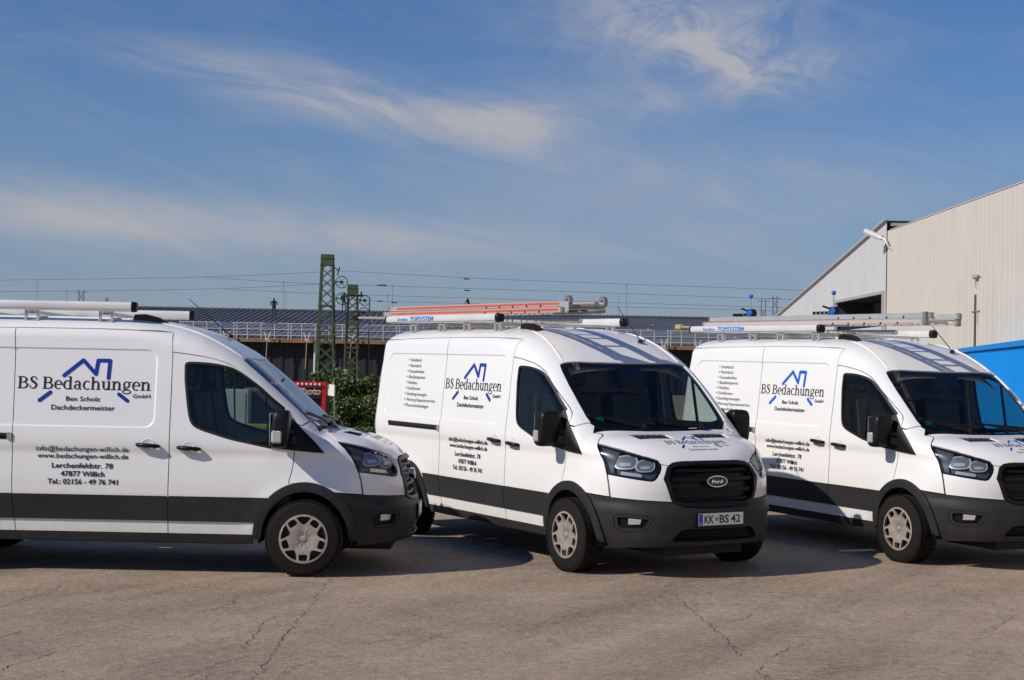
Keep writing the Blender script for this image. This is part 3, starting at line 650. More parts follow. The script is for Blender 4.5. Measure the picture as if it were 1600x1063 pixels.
    door_o = cat(spl(SEAM_B[1:]), [(-.47, SILL)], [p for p in ARF if p[1] > .36], spl(DOOR_FRONT)[::-1][1:], spl(DOOR_TOP, 3)[::-1][1:-1])
    slide_o = cat(spl(SEAM_S), spl(SEAM_B)[::-1], [(-1.45, 2.212), (-1.7, 2.220), (-1.96, 2.225), (-2.4, 2.224)])
    AR2 = arch(RAX, 178, 2, .45, .478, n=26)
    quart_o = cat([(-4.402, 2.135), (-4.415, 1.6), (-4.420, 1.0), (-4.410, .478)], [(RAX-.448, .478)], [p for p in AR2 if p[1] > .478], [(RAX+.448, .40), (RAX+.448, SILL)], spl(SEAM_S)[::-1], [(-3.2, 2.215), (-3.7, 2.207), (-4.1, 2.193), (-4.30, 2.186), (-4.355, 2.172)])
    fend_o = cat([(-.148, .838)], spl(DOOR_FRONT)[::-1][1:-6], [(-.048, 1.368)], WSL, BON_SEAM, [(.340, 1.172), (.406, 1.092), (.442, 1.022), (.473, .953), (.498, .867), (.516, .748), (.369, .759)], ARB)
    win = cat(spl(WINDOW[0:9], 4), spl(WINDOW[9:], 4))
    for mz in (False, True):
        dr = panel('front_door', 'side', door_o, PAINT, van, mz, holes=[grow(win, .012)], gap=.004, h=.05)
        wn = panel('window', 'side', win, SW, dr, mz, h=.08, off=-.012, flange=0)
        panel('window_seal', 'side', grow(win, .016), RUBBER, dr, mz, holes=[grow(win, -.004)], h=.06, off=-.002, flange=.02)
        b = MB(); sg = 1 if mz else -1
        P = [(-.690, 1.862), (-.655, 1.245)]; q = [(x, sg*(float(Yf(np.array([x]), np.array([z]))[0])-.016), z) for x, z in P]; b.bar(q[0], q[1], .012, .030); b.build('window_divider', BLACK, dr)
        md = panel('door_moulding', 'side', cat([(-1.248, TB), (-1.250, TT-.012), (-1.238, TT)], [(-.335, TT)], [p for p in ARF if TB < p[1] < TT][::-1], [(-.455, TB)]), PLAST, dr, mz, h=.07, off=.013, flange=.014, gap=.004)
        sl = panel('sliding_door' if not mz else 'side_panel', 'side', slide_o, PAINT, van, mz, gap=.0045, h=.06)
        panel('door_moulding', 'side', cat([(-2.648, TB), (-2.671, TT)], [(-1.262, TT), (-1.250, TT-.012), (-1.248, TB)]), PLAST, sl, mz, h=.08, off=.013, flange=.014, gap=.005)
        qt = panel('rear_quarter_panel', 'side', quart_o, PAINT, van, mz, gap=.004, h=.06)
        panel('door_moulding', 'side', cat([(RAX+.452, TB), (RAX+.34, TT)], [(-2.671, TT), (-2.648, TB)]), PLAST, qt, mz, h=.08, off=.013, flange=.014, gap=.004)
        panel('door_moulding', 'side', cat([(-4.39, TB), (-4.395, TT)], [(RAX-.34, TT), (RAX-.455, TB)]), PLAST, qt, mz, h=.06, off=.013, flange=.014, gap=.004)
        panel('front_wing', 'side', fend_o, PAINT, van, mz, gap=.004, h=.045)
        for cx, a, z, nm in ((0, .472, .510, 'wheel_arch_trim'), (RAX, .45, .478, 'wheel_arch_trim')):
            o_ = arch(cx, -1, 181, a, z, 30); i_ = arch(cx, 181, -1, a-.075, z-.082, 30)
            panel(nm, 'side', cat(o_, i_), PLAST, van, mz, h=.05, off=.022, flange=.05)
        panel('sill_trim', 'side', np.array([(RAX+.45, .285), (RAX+.45, SILL-.004), (-.478, SILL-.004), (-.478, .285)]), PLAST, van, mz, h=.1, off=.004, flange=.04)
        sl_y = lambda x, z: float(Yf(np.array([x]), np.array([z]))[0])
        # slide rail and handles
        if not mz:
            b = MB(); y = -sl_y(-3.3, 1.226)
            b.box((-3.94, y-.004, 1.198), (-2.69, y+.02, 1.254)); b.build('slide_rail', BLACK, qt)
            b = MB(); b.box((-3.935, y-.016, 1.222), (-2.70, y-.003, 1.248), 0, .004); b.build('rail_cover', PLAST, qt); b = MB(); b.box((-2.730, y-.018, 1.194), (-2.69, y-.002, 1.258), 0, .003); b.build('rail_end', CHROME, qt)
        for hx, hz, par in ((-1.443, 1.165, sl), (-1.070, 1.146, dr)):
            if mz and par is sl: continue
            y = sg*sl_y(hx, hz)
            b = MB(); pts = [(hx-.10, y+sg*.004, hz+.006), (hx-.088, y+sg*.036, hz+.005), (hx, y+sg*.045, hz), (hx+.088, y+sg*.036, hz-.005), (hx+.10, y+sg*.004, hz-.006)]; b.tube(pts, [.014, .019, .021, .019, .014], 10); hd = auto_smooth(b.build('door_handle', BLACK, par), 60)
            b = MB(); b.lathe([(.0, .002), (.05, .002), (.062, .006), (.066, 0)], (0, 0, 0), 'y', 24); b.V = [(hx+x, y+sg*v, hz+.004+z*.85) for x, v, z in b.V]; auto_smooth(b.build('handle_recess', PAINT, hd), 60)
        # mirror with sail
        panel('mirror_sail', 'side', cat(spl(SAIL[:4], 3), SAIL[4:]), BLACK, dr, mz, h=.06, off=.014, flange=.03)
        mir = mirror_part(dr, sg)
        # rear lamp
        panel('tail_lamp', 'rear', chart('rear', [(-4.375, -.975, 1.27), (-4.42, -.86, 1.27), (-4.42, -.86, .80), (-4.375, -.975, .80)]), REDL, van, mz, h=.06, off=.012, flange=.03)
        hf = chart('rear', [(-4.40, -.905, 2.14), (-4.41, 0, 2.15), (-4.41, 0, .50), (-4.42, -.945, .50)])
        hf = resample(np.array([(hf[1][0], 2.15), (hf[1][0], .50), (chart('rear', [(-4.40, -.95, .5)])[0][0], .50), (chart('rear', [(-4.39, -.95, 1.3)])[0][0], 1.3), (chart('rear', [(-4.36, -.87, 2.15)])[0][0], 2.15)]), .1)
        rd = panel('rear_door', 'rear', hf, PAINT, van, mz, h=.09, gap=.004)
        for z in (.75, 1.2, 1.95):
            b = MB(); yy_ = sl_y(-4.36, z); b.box((-4.40, sg*(yy_-.03), z-.04), (-4.34, sg*(yy_+.012), z+.04), 0, .012); b.build('door_hinge', PAINT, rd)
    lettering(van)
    b = MB(); b.box((-4.50, -.93, .40), (-4.30, .93, .56), 0, .04); b.build('rear_bumper', PLAST, van)
    # underbody, wheel houses
    b = MB(); b.box((-4.4, -.80, .36), (.62, .80, .42)); b.box((-4.2, -.62, .24), (-.6, -.5, .36)); b.box((-4.2, .5, .24), (-.6, .62, .36)); b.box((-2.4, -.40, .22), (-1.2, .35, .36)); b.tube([(-.3, .25, .27), (-3.9, .3, .27), (-4.3, .55, .27)], .035, 8); b.tube([(RAX, -.85, .34), (RAX, .85, .34)], .05, 8); b.tube([(0, -.85, .33), (0, .85, .33)], .045, 8); b.box((-.3, -.45, .20), (.75, .45, .36)); b.build('underbody', SPRAY, van)
    for cx in (0, RAX):
        for sg in (-1, 1):
            b = MB(); n = 20; V = []; F = []
            for i in range(n+1):
                a = R(-8+196*i/n); V += [(cx+.425*math.cos(a), sg*.985, .345+.435*math.sin(a)), (cx+.425*math.cos(a), sg*.62, .345+.435*math.sin(a))]
                if i: F.append((2*i-2, 2*i-1, 2*i+1, 2*i))
            k = len(V); V += [(cx, sg*.62, .345)]; F += [(2*i+1, 2*i+3, k) for i in range(n)]
            b.add(V, F).build('wheel_house', SPRAY, van)
    # ---------------- cabin
    cabin(van)
    # ---------------- wheels
    proto = wheel_part(van)
    for cx, sg in ((0, -1), (0, 1), (RAX, -1), (RAX, 1)):
        w = proto if (cx == 0 and sg == -1) else copy_tree(proto, van)
        w.location = (cx, sg*.965, .347); w.rotation_euler = (0, random.uniform(0, 6.28) if not (cx == 0 and sg == -1) else 0, 0 if sg == -1 else math.pi)
    b = MB(); b.tube([(-.97, .45, 2.215), (-1.40, .45, 2.575)], [.006, .0035], 6); b.lathe([(.03, 0), (.024, .03), (.0, .035)], (-.97, .45, 2.195), 'z', 10); b.build('aerial', BLACK, van)
    return van

def mirror_part(door, sg):
    # housing: superellipsoid, thicker at the front, with clear indicator and glass
    V = []; F = []; nu, nv = 22, 14; c = np.array([-.215, 1.165, 1.345]); s = np.array([.085, .112, .172])
    se = lambda v, e: math.copysign(abs(v)**e, v)
    for i in range(nv+1):
        ph = -math.pi/2+math.pi*i/nv
        for k in range(nu):
            th = 2*math.pi*k/nu; x = se(math.cos(ph), .42)*se(math.cos(th), .5); y = se(math.cos(ph), .42)*se(math.sin(th), .5); z = se(math.sin(ph), .5)
            V.append((c[0]+s[0]*x+.012*z, sg*(c[1]+s[1]*y*(1+.05*z)-.012*z), c[2]+s[2]*z))
    for i in range(nv):
        for k in range(nu): F.append((i*nu+k, i*nu+(k+1) % nu, (i+1)*nu+(k+1) % nu, (i+1)*nu+k))
    mir = MB().add(V, F).build('mirror', BLACK, door, smooth=True); auto_smooth(mir, 60)
    b = MB(); b.bar((-.15, sg*1.08, 1.255), (-.08, sg*.98, 1.215), .07, .07); b.bar((-.17, sg*1.09, 1.32), (-.10, sg*.96, 1.31), .05, .035); b.build('mirror_arm', BLACK, mir)
    b = MB(); b.box((-.285, sg*1.240, 1.215), (-.185, sg*1.288, 1.335), 0, .018); auto_smooth(b.build('mirror_indicator', INDL, mir), 30)
    b = MB(); b.box((-.304, sg*1.075, 1.20), (-.296, sg*1.255, 1.49), 0, .003); b.build('mirror_glass', CHROME, mir)
    return mir

def wheel_part(van):
    w = empty('wheel', parent=van)
    b = MB(); prof = [(.205, .10), (.225, .125), (.245, .118), (.30, .122), (.335, .108), (.349, .085), (.3525, .055), (.3525, .04), (.343, .038), (.343, .030), (.353, .028), (.353, -.022), (.343, -.024), (.343, -.032), (.3525, -.034), (.3525, -.05), (.349, -.085), (.33, -.105), (.29, -.115), (.215, -.10)]
    prof = [(r, -o+.005) for r, o in prof]; b.lathe(prof, (0, 0, 0), 'y', 72); 
    for k in range(64):   # shoulder blocks
        a = 2*math.pi*k/64
        for y0, y1 in ((-.108, -.080), (.085, .112)):
            ca, sa = math.cos(a), math.sin(a); t = Vector((-sa, 0, ca)); r_ = Vector((ca, 0, sa)); p = r_*.3465; V = [p+t*(.010*i)+r_*(.006*j)+Vector((0, y, 0)) for y in (y0, y1) for i, j in ((-1, -1), (1, -1), (1, 1), (-1, 1))]
            b.add(V, [(3,2,1,0),(4,5,6,7),(0,1,5,4),(1,2,6,5),(2,3,7,6),(3,0,4,7)])
    ty = auto_smooth(b.build('tyre', TYRE, w), 40)
    b = MB(); b.lathe([(0, -.06), (.205, -.06), (.21, -.11)], (0, 0, 0), 'y', 40); b.lathe([(0, .09), (.205, .09)], (0, 0, 0), 'y', 40); b.lathe([(.21, -.11), (.21, .10)], (0, 0, 0), 'y', 40); b.build('wheel_disc', HUBD, w)
    # hub cap with five square and five triangular windows
    circ = [(.222*math.cos(q), .222*math.sin(q)) for q in np.linspace(0, 2*math.pi, 73)[:-1]]; holes = []
    for k in range(5):
        a = R(270+72*k); ca, sa = math.cos(a), math.sin(a); rot = lambda p: (p[0]*ca-p[1]*sa, p[0]*sa+p[1]*ca)
        sq = [(.143, -.032), (.155, -.041), (.192, -.036), (.199, -.026), (.203, 0), (.199, .026), (.192, .036), (.155, .041), (.143, .032), (.141, 0)]; holes.append([rot(p) for p in sq])
        a2 = a+R(36); ca, sa = math.cos(a2), math.sin(a2); rot = lambda p, ca=ca, sa=sa: (p[0]*ca-p[1]*sa, p[0]*sa+p[1]*ca)
        tr = [(.133, -.010), (.150, -.032), (.191, -.068), (.196, -.060), (.2035, -.03), (.205, 0), (.2035, .03), (.196, .060), (.191, .068), (.150, .032), (.133, .010), (.130, 0)]; holes.append([rot(p) for p in tr])
    V = []; E = []
    for q in [circ]+holes:
        q = resample(np.array(q), .02); n = len(V); V += [tuple(p) for p in q]; E += [(n+i, n+(i+1) % len(q)) for i in range(len(q))]
    V.append((0, 0))
    for rr in (.04, .055, .085, .115):
        for k in range(40): V.append((rr*math.cos(R(9*k)), rr*math.sin(R(9*k))))
    r = delaunay_2d_cdt([Vector(v) for v in V], E, [], 0, 1e-7); U = np.array([tuple(v) for v in r[0]]); T = np.array([t for t in r[2] if len(t) == 3]); cen = U[T].mean(1); k = inside(np.array(circ), cen)
    for q in holes: k &= ~inside(np.array(q), cen)
    T = T[k]; rad = np.linalg.norm(U, axis=1); ang = np.arctan2(U[:, 1], U[:, 0])
    dome = np.interp(rad, [0, .04, .06, .12, .17, .205, .215, .222], [-.098, -.098, -.104, -.112, -.118, -.122, -.126, -.118]) - .006*np.abs(np.cos((ang-R(270))*2.5))*np.clip((rad-.05)/.07, 0, 1)*np.clip((.15-rad)/.02, 0, 1)
    P = np.stack([U[:, 0], dome, U[:, 1]], 1); T = [tuple(t) for t in T]; V = [tuple(p) for p in P]; cnt = {}
    for t in T:
        for i in range(3): e = tuple(sorted((t[i], t[(i+1) % 3]))); cnt[e] = cnt.get(e, 0)+1
    F = list(T)
    for (a, c_), n in cnt.items():
        if n == 1: q = len(V); V += [V[a], V[c_], (V[c_][0], V[c_][1]+.022, V[c_][2]), (V[a][0], V[a][1]+.022, V[a][2])]; F.append((q, q+1, q+2, q+3))
    b = MB(); b.add(V, F); hc = auto_smooth(b.build('hubcap', HUB, w), 40)
    b = MB(); b.lathe([(0, -.108), (.022, -.107), (.028, -.100), (.028, -.09)], (0, 0, 0), 'y', 24); auto_smooth(b.build('hub_centre', HUB, hc), 40)
    for k in range(10):
        a = R(270+72*(k//2)+(14 if k % 2 else -14)); p0 = (.034*math.cos(a), .034*math.sin(a)); p1 = (.135*math.cos(a), .135*math.sin(a)); b = MB(); b.bar((p0[0], -.1030, p0[1]), (p1[0], -.1165, p1[1]), .004, .004); b.build('spoke_ridge', HUB, hc)
    return w

def cabin(van):
    b = MB(); b.box((-1.36, -.84, .42), (-1.33, .84, 1.98)); b.box((-1.36, -.72, 1.98), (-1.33, .72, 2.12)); b.build('bulkhead', BULK, van)
    b = MB(); b.box((-1.33, -.80, .60), (.45, .80, .64)); b.build('cab_floor', DASH, van)
    b = MB(); prof = [(-.42, .90), (-.40, 1.12), (-.33, 1.20), (-.20, 1.235), (-.02, 1.25), (.10, 1.27), (.12, .9)]; b.prism(prof, 1, -.78, .78); b.V = [(x, y, z) for x, y, z in b.V]; d = auto_smooth(b.build('dashboard', DASH, van), 40)
    b = MB(); b.prism([(-.50, 1.10), (-.36, 1.27), (-.22, 1.27), (-.20, 1.18)], 1, .22, .62); b.build('instrument_hood', DASH, d)
    b = MB(); b.box((-.42, -.06, 1.0), (-.395, .12, 1.22), 0, .01); b.build('centre_screen', GLOSSB, d)
    # steering wheel (left-hand drive)
    b = MB(); n = 28; a = Vector((0, 1, 0)); u = Vector((.62, 0, .78)); ctr = Vector((-.56, .42, 1.16)); ring = [ctr+a*(.195*math.cos(2*math.pi*k/n))+u*(.195*math.sin(2*math.pi*k/n)) for k in range(n+1)]; b.tube(ring, .016, 8, cap=False); b.tube([ctr-a*.19, ctr+a*.19], .02, 6); b.tube([ctr, ctr-u*.19], .02, 6); b.tube([ctr, ctr+Vector((.25, 0, -.2))], .04, 8); auto_smooth(b.build('steering_wheel', BLACK, van), 60)
    for y, w in ((.42, .25), (-.20, .24), (-.56, .22)):
        s = empty('seat', (-.95, y, .64), parent=van)
        b = MB(); b.box((-.25, -w, .08), (.28, w, .36), 0, .06); auto_smooth(b.build('cushion', SEAT, s), 50)
        b = MB(); b.prism([(-.18, .30), (-.02, .34), (-.14, 1.00), (-.22, 1.03), (-.30, 1.0)], 1, -w+.01, w-.01); auto_smooth(b.build('backrest', SEAT, s), 50)
        b = MB(); b.box((-.30, -.12, 1.08), (-.19, .12, 1.27), 0, .035); b.tube([(-.245, -.05, .98), (-.245, -.05, 1.12)], .008, 6); b.tube([(-.245, .05, .98), (-.245, .05, 1.12)], .008, 6); auto_smooth(b.build('headrest', SEAT, s), 50)
    # lining of roof and pillars
    V = []; F = []; xs = np.linspace(-1.33, -.60, 8); ys = np.linspace(-.78, .78, 9)
    for i, x in enumerate(xs):
        for k, y in enumerate(ys): V.append((x, y, float(ztop(x))-.075-.12*abs(y/.78)**4))
    for i in range(len(xs)-1):
        for k in range(len(ys)-1): F.append((i*9+k, i*9+k+1, (i+1)*9+k+1, (i+1)*9+k))
    mesh_obj('headliner', V, F, LINER, van, True)
    b = MB(); b.box((-.40, -.13, 1.66), (-.375, .13, 1.74), 0, .01); b.tube([(-.39, 0, 1.70), (-.36, 0, 1.80)], .01, 6); b.build('inner_mirror', BLACK, van)
    for sg in (-1, 1):
        b = MB(); b.box((-1.32, sg*.80, .64), (-.15, sg*.90, 1.13)); b.prism([(-1.33, 1.13), (-1.33, 1.95), (-1.19, 1.90), (-1.14, 1.40), (-1.1, 1.13)], 1, sg*.82, sg*.86); b.build('door_lining', DASH, van)

def lettering(van):
    ch = {c.name.split('.')[0]: c for c in van.children}; sl, qt = ch['sliding_door'], ch['rear_quarter_panel']
    for c in van.children:
        if c.name.startswith('rear_quarter_panel') and c.data.vertices[0].co.y < 0: qt = c
    decal('firm_name', 'side', fit(serif_text('BS Bedachungen'), -2.664, -1.445, 1.662, .110, .7), INK, sl, .003)
    polys = thick_line([(-2.243, 1.787), (-2.074, 1.930), (-1.953, 1.805), (-1.938, 1.930), (-1.829, 1.930), (-1.836, 1.770)], .035)+thick_line([(-2.360, 1.630), (-2.455, 1.556)], .035)+thick_line([(-1.732, 1.624), (-1.653, 1.566)], .035)
    decal('roof_emblem', 'side', union_tris(polys), BLUE1, sl, .0042)
    s = [('Ben Scholz', -2.214, -1.902, 1.556, .043, .012), ('Dachdeckermeister', -2.344, -1.763, 1.474, .047, .012), ('GmbH', -1.605, -1.444, 1.593, .036, .012), ('info@bedachungen-willich.de', -2.462, -1.617, 1.100, .045, .015), ('www.bedachungen-willich.de', -2.449, -1.621, 1.035, .045, .015), ('Lerchenfeldstr. 78', -2.314, -1.757, .946, .048, .019), ('47877 Willich', -2.232, -1.833, .872, .048, .022), ('Tel.: 02156 - 49 76 741', -2.348, -1.708, .800, .048, .022)]
    for t, x0, x1, z, c, bo in s: decal('text_line', 'side', fit(sans_text(t, bo), x0, x1, z, c, SC), INK, sl, .0045)
    lines = [('Steildach', .26), ('Flachdach', .27), ('Fassadenbau', .36), ('Bauklempnerei', .40), ('Holzbau', .22), ('Dachfenster', .32), ('Dachbegrünungen', .48), ('Wartung Reparaturservice', .70), ('Photovoltaikanlagen', .56)]
    for i, (t, w) in enumerate(lines):
        z = 1.945-i*.0645; dot = (np.array([(-3.605+.010*math.cos(q), z+.020+.010*math.sin(q)) for q in np.linspace(0, 6.283, 9)[:-1]]), np.array([(0, i_, i_+1) for i_ in range(1, 7)]))
        decal('service_line', 'side', merge(fit(sans_text(t, .0), -3.565, -3.565+w, z, .040, SC), dot), INKG, qt, .004)
# ------------------------------------------------------------ ground
def build_ground():
    xs = np.unique(np.concatenate([np.linspace(-2500, -60, 12), np.linspace(-60, -12, 13), np.linspace(-12, 14, 79), np.linspace(14, 60, 13), np.linspace(60, 2500, 12)]))
    ys = np.unique(np.concatenate([np.linspace(-300, -8, 8), np.linspace(-8, 28, 109), np.linspace(28, 90, 15), np.linspace(90, 4000, 14)]))
    X, Y = np.meshgrid(xs, ys); Z = ground_z(X, Y); V = np.stack([X, Y, Z], -1).reshape(-1, 3); nx = len(xs)
    F = [(j*nx+i, j*nx+i+1, (j+1)*nx+i+1, (j+1)*nx+i) for j in range(len(ys)-1) for i in range(nx-1)]
    m = bpy.data.materials.new('worn_asphalt'); m.use_nodes = True; t = m.node_tree; b = t.nodes['Principled BSDF']; b.inputs['Roughness'].default_value = .9; b.inputs['Specular IOR Level'].default_value = .25
    tc = t.nodes.new('ShaderNodeTexCoord'); mn = lambda op, a, b_=None, c=None, cl=False: math_node(t, op, a, b_, c, cl)
    def noise(scale, detail=5, rough=.55, map_=None, dist=0.):
        n = t.nodes.new('ShaderNodeTexNoise'); n.inputs['Scale'].default_value = scale; n.inputs['Detail'].default_value = detail; n.inputs['Roughness'].default_value = rough; n.inputs['Distortion'].default_value = dist
        if map_: mp = t.nodes.new('ShaderNodeMapping'); mp.inputs['Scale'].default_value = map_[0]; mp.inputs['Rotation'].default_value = map_[1]; t.links.new(tc.outputs['Object'], mp.inputs[0]); t.links.new(mp.outputs[0], n.inputs['Vector'])
        else: t.links.new(tc.outputs['Object'], n.inputs['Vector'])
        return n.outputs[0]
    patch = noise(.35, 6, .6); mid = noise(2.6, 6, .6); grain = noise(15, 6, .82); fine = noise(48, 3, .7)
    sp_ = t.nodes.new('ShaderNodeSeparateXYZ'); t.links.new(tc.outputs['Object'], sp_.inputs[0]); th = R(59); cu_ = t.nodes.new('ShaderNodeCombineXYZ')
    t.links.new(mn('MULTIPLY', mn('ADD', mn('MULTIPLY', sp_.outputs[0], math.cos(th)), mn('MULTIPLY', sp_.outputs[1], math.sin(th))), .10), cu_.inputs[0]); t.links.new(mn('MULTIPLY', mn('SUBTRACT', mn('MULTIPLY', sp_.outputs[1], math.cos(th)), mn('MULTIPLY', sp_.outputs[0], math.sin(th))), 1.1), cu_.inputs[1])
    ns_ = t.nodes.new('ShaderNodeTexNoise'); ns_.inputs['Scale'].default_value = 1.0; ns_.inputs['Detail'].default_value = 5; ns_.inputs['Roughness'].default_value = .6; t.links.new(cu_.outputs[0], ns_.inputs['Vector']); streak = ns_.outputs[0]
    vo = t.nodes.new('ShaderNodeTexVoronoi'); vo.inputs['Scale'].default_value = 42; t.links.new(tc.outputs['Object'], vo.inputs['Vector'])
    pale = mn('MULTIPLY', mn('SUBTRACT', .28, vo.outputs['Distance']), 3.0, None, True); wn = t.nodes.new('ShaderNodeTexWhiteNoise'); t.links.new(vo.outputs['Position'], wn.inputs['Vector']); sel = mn('GREATER_THAN', wn.outputs[0], .80); pale = mn('MULTIPLY', pale, sel)
    v = mn('ADD', mn('ADD', mn('MULTIPLY', patch, .55), mn('MULTIPLY', mid, .35)), mn('ADD', mn('MULTIPLY', streak, .70), mn('ADD', mn('MULTIPLY', grain, 1.25), mn('MULTIPLY', fine, .65))))
    cr = t.nodes.new('ShaderNodeValToRGB'); t.links.new(mn('MULTIPLY', v, .286), cr.inputs[0]); e = cr.color_ramp.elements; e[0].position = .40; e[0].color = (.150, .112, .081, 1); e[1].position = .60; e[1].color = (.51, .40, .30, 1)
    mx = t.nodes.new('ShaderNodeMix'); mx.data_type = 'RGBA'; t.links.new(pale, mx.inputs[0]); t.links.new(cr.outputs[0], mx.inputs[6]); mx.inputs[7].default_value = (.58, .52, .45, 1)
    # hairline crazing, only where the surface is worn
    vm = t.nodes.new('ShaderNodeVectorMath'); vm.operation = 'ADD'; nz = t.nodes.new('ShaderNodeTexNoise'); nz.inputs['Scale'].default_value = 3.5; nz.inputs['Detail'].default_value = 6; t.links.new(tc.outputs['Object'], nz.inputs['Vector'])
    vs = t.nodes.new('ShaderNodeVectorMath'); vs.operation = 'SCALE'; vs.inputs[3].default_value = .55; t.links.new(nz.outputs['Color'], vs.inputs[0]); t.links.new(tc.outputs['Object'], vm.inputs[0]); t.links.new(vs.outputs[0], vm.inputs[1])
    v2 = t.nodes.new('ShaderNodeTexVoronoi'); v2.feature = 'DISTANCE_TO_EDGE'; v2.inputs['Scale'].default_value = 1.7; t.links.new(vm.outputs[0], v2.inputs['Vector'])
    line = mn('SUBTRACT', 1, mn('MULTIPLY', v2.outputs['Distance'], 70), None, True); wear = mn('MULTIPLY', mn('SUBTRACT', noise(.42, 4, .6),   .47), 9, None, True); craze = mn('MULTIPLY', mn('MULTIPLY', line, wear), .62)
    mx2 = t.nodes.new('ShaderNodeMix'); mx2.data_type = 'RGBA'; t.links.new(craze, mx2.inputs[0]); t.links.new(mx.outputs[2], mx2.inputs[6]); mx2.inputs[7].default_value = (.045, .036, .03, 1)
    t.links.new(mx2.outputs[2], b.inputs['Base Color'])
    bp = t.nodes.new('ShaderNodeBump'); bp.inputs['Strength'].default_value = .9; bp.inputs['Distance'].default_value = .022; t.links.new(mn('ADD', mn('MULTIPLY', grain, .7), mn('ADD', mn('MULTIPLY', fine, .4), mn('MULTIPLY', pale, .5))), bp.inputs['Height']); t.links.new(bp.outputs[0], b.inputs['Normal'])
    g = mesh_obj('ground', V, F, m, None, True); tag(g, kind='structure'); g['label'] = 'worn brown grey asphalt yard with cracks'
    # the long open cracks
    paths = [[(-1.60, 14.1), (-1.57, 12.51), (-1.57, 11.03), (-1.55, 10.19), (-1.55, 8.9)], [(1.44, 13.5), (1.53, 12.08), (1.58, 11.37), (1.6, 10.57), (1.75, 10.52), (2.16, 11.17)], [(1.77, 10.52), (1.63, 10.07), (1.67, 9.4)], [(-4.0, 11.6), (-3.84, 12.74), (-3.79, 13.3)], [(-3.6, 10.4), (-3.42, 11.09), (-3.37, 11.51)], [(-3.2, 9.5), (-3.06, 9.93), (-2.85, 10.64)], [(-2.04, 9.2), (-1.88, 9.94), (-1.69, 10.29)], [(3.95, 14.68), (4.05, 13.56), (4.22, 12.7)], [(-1.77, 10.4), (-1.81, 11.55), (-1.75, 12.0)], [(2.06, 11.42), (2.95, 11.25)], [(-1.4, 9.72), (-1.22, 10.22), (-1.05, 10.4)], [(1.71, 10.14), (1.9, 10.05)], [(-.6, 10.75), (-.47, 11.28)], [(3.51, 11.58), (4.06, 12.52), (4.22, 12.7)], [(1.55, 12.0), (1.80, 12.1), (2.0, 12.5)], [(1.49, 12.9), (1.75, 12.8), (1.95, 12.95)], [(-2.4, 11.9), (-2.2, 12.5), (-2.25, 13.0)], [(-3.1, 12.5), (-2.9, 12.9), (-2.8, 13.7)]]
    rng = random.Random(3); V = []; F = []
    for p in paths:
        q = [np.array(p[0])]
        for a, c in zip(p[:-1], p[1:]):
            a, c = np.array(a), np.array(c); n = max(2, int(np.linalg.norm(c-a)/.045))
            q += [a+(c-a)*i/n+np.array([rng.gauss(0, .016), rng.gauss(0, .02)]) for i in range(1, n+1)]
        for i, s in enumerate(q):
            t_ = q[min(i+1, len(q)-1)]-q[max(i-1, 0)]; t_ = t_/(np.linalg.norm(t_)+1e-9); nn = np.array([-t_[1], t_[0]]); w = rng.uniform(.0006, .0040)*min(1, .35+min(i, len(q)-1-i)*.15)
            for sg in (-1, 1): e = s+nn*w*sg; V.append((e[0], e[1], float(ground_z(np.array([e[0]]), np.array([e[1]]))[0])+.004))
            if i: k = len(V)-4; F.append((k, k+1, k+3, k+2))
    cr_ = mesh_obj('cracks', V, F, mat('crack_dark', (.060, .047, .038), .95), g); tag(cr_, kind='stuff')
    # loose grit and leaf litter
    V = []; F = []
    for k in range(90):
        x, y = rng.uniform(-4.7, 5), rng.uniform(8.6, 14.8); s = rng.uniform(.004, .012); z = float(ground_z(np.array([x]), np.array([y]))[0]); n = len(V)
        for a in range(5): V.append((x+s*math.cos(a*1.257+k), y+s*rng.uniform(.6, 1.3)*math.sin(a*1.257+k), z+.001))
        V.append((x, y, z+s*.8)); F += [(n+a, n+(a+1) % 5, n+5) for a in range(5)]
    tag(mesh_obj('grit', V, F, mat('grit', (.16, .13, .10), .9, var=(40, .5)), g), kind='stuff')
    return g
build_ground()

# ------------------------------------------------------------ hall on the right, along X = 11.85
HALLB = mat('beige_sheet_wall', (.585, .545, .475), .55, var=(.8, .02)); HALLW = mat('pale_grey_sheet_wall', (.55, .555, .56), .55, var=(.7, .02)); TRIM = mat('grey_sheet_trim', (.40, .40, .40), .5, metal=.1); DARKIN = mat('dark_recess', (.035, .04, .045), .6)
def streaked(m):
    """rain streaks down the sheets"""
    t = m.node_tree; b = t.nodes['Principled BSDF']; tc = t.nodes.new('ShaderNodeTexCoord'); mp = t.nodes.new('ShaderNodeMapping'); mp.inputs['Scale'].default_value = (4, 4, .12); t.links.new(tc.outputs['Object'], mp.inputs[0])
    n = t.nodes.new('ShaderNodeTexNoise'); n.inputs['Scale'].default_value = 1.6; n.inputs['Detail'].default_value = 7; t.links.new(mp.outputs[0], n.inputs['Vector']); src = b.inputs['Base Color'].links[0].from_socket
    mr = t.nodes.new('ShaderNodeMapRange'); t.links.new(n.outputs[0], mr.inputs[0]); mr.inputs[1].default_value = .35; mr.inputs[2].default_value = .75; mr.inputs[3].default_value = 1.02; mr.inputs[4].default_value = .93
    mx = t.nodes.new('ShaderNodeMix'); mx.data_type = 'RGBA'; mx.blend_type = 'MULTIPLY'; mx.inputs[0].default_value = 1; t.links.new(src, mx.inputs[6]); t.links.new(mr.outputs[0], mx.inputs[7]); t.links.new(mx.outputs[2], b.inputs['Base Color'])
streaked(HALLB); streaked(HALLW)
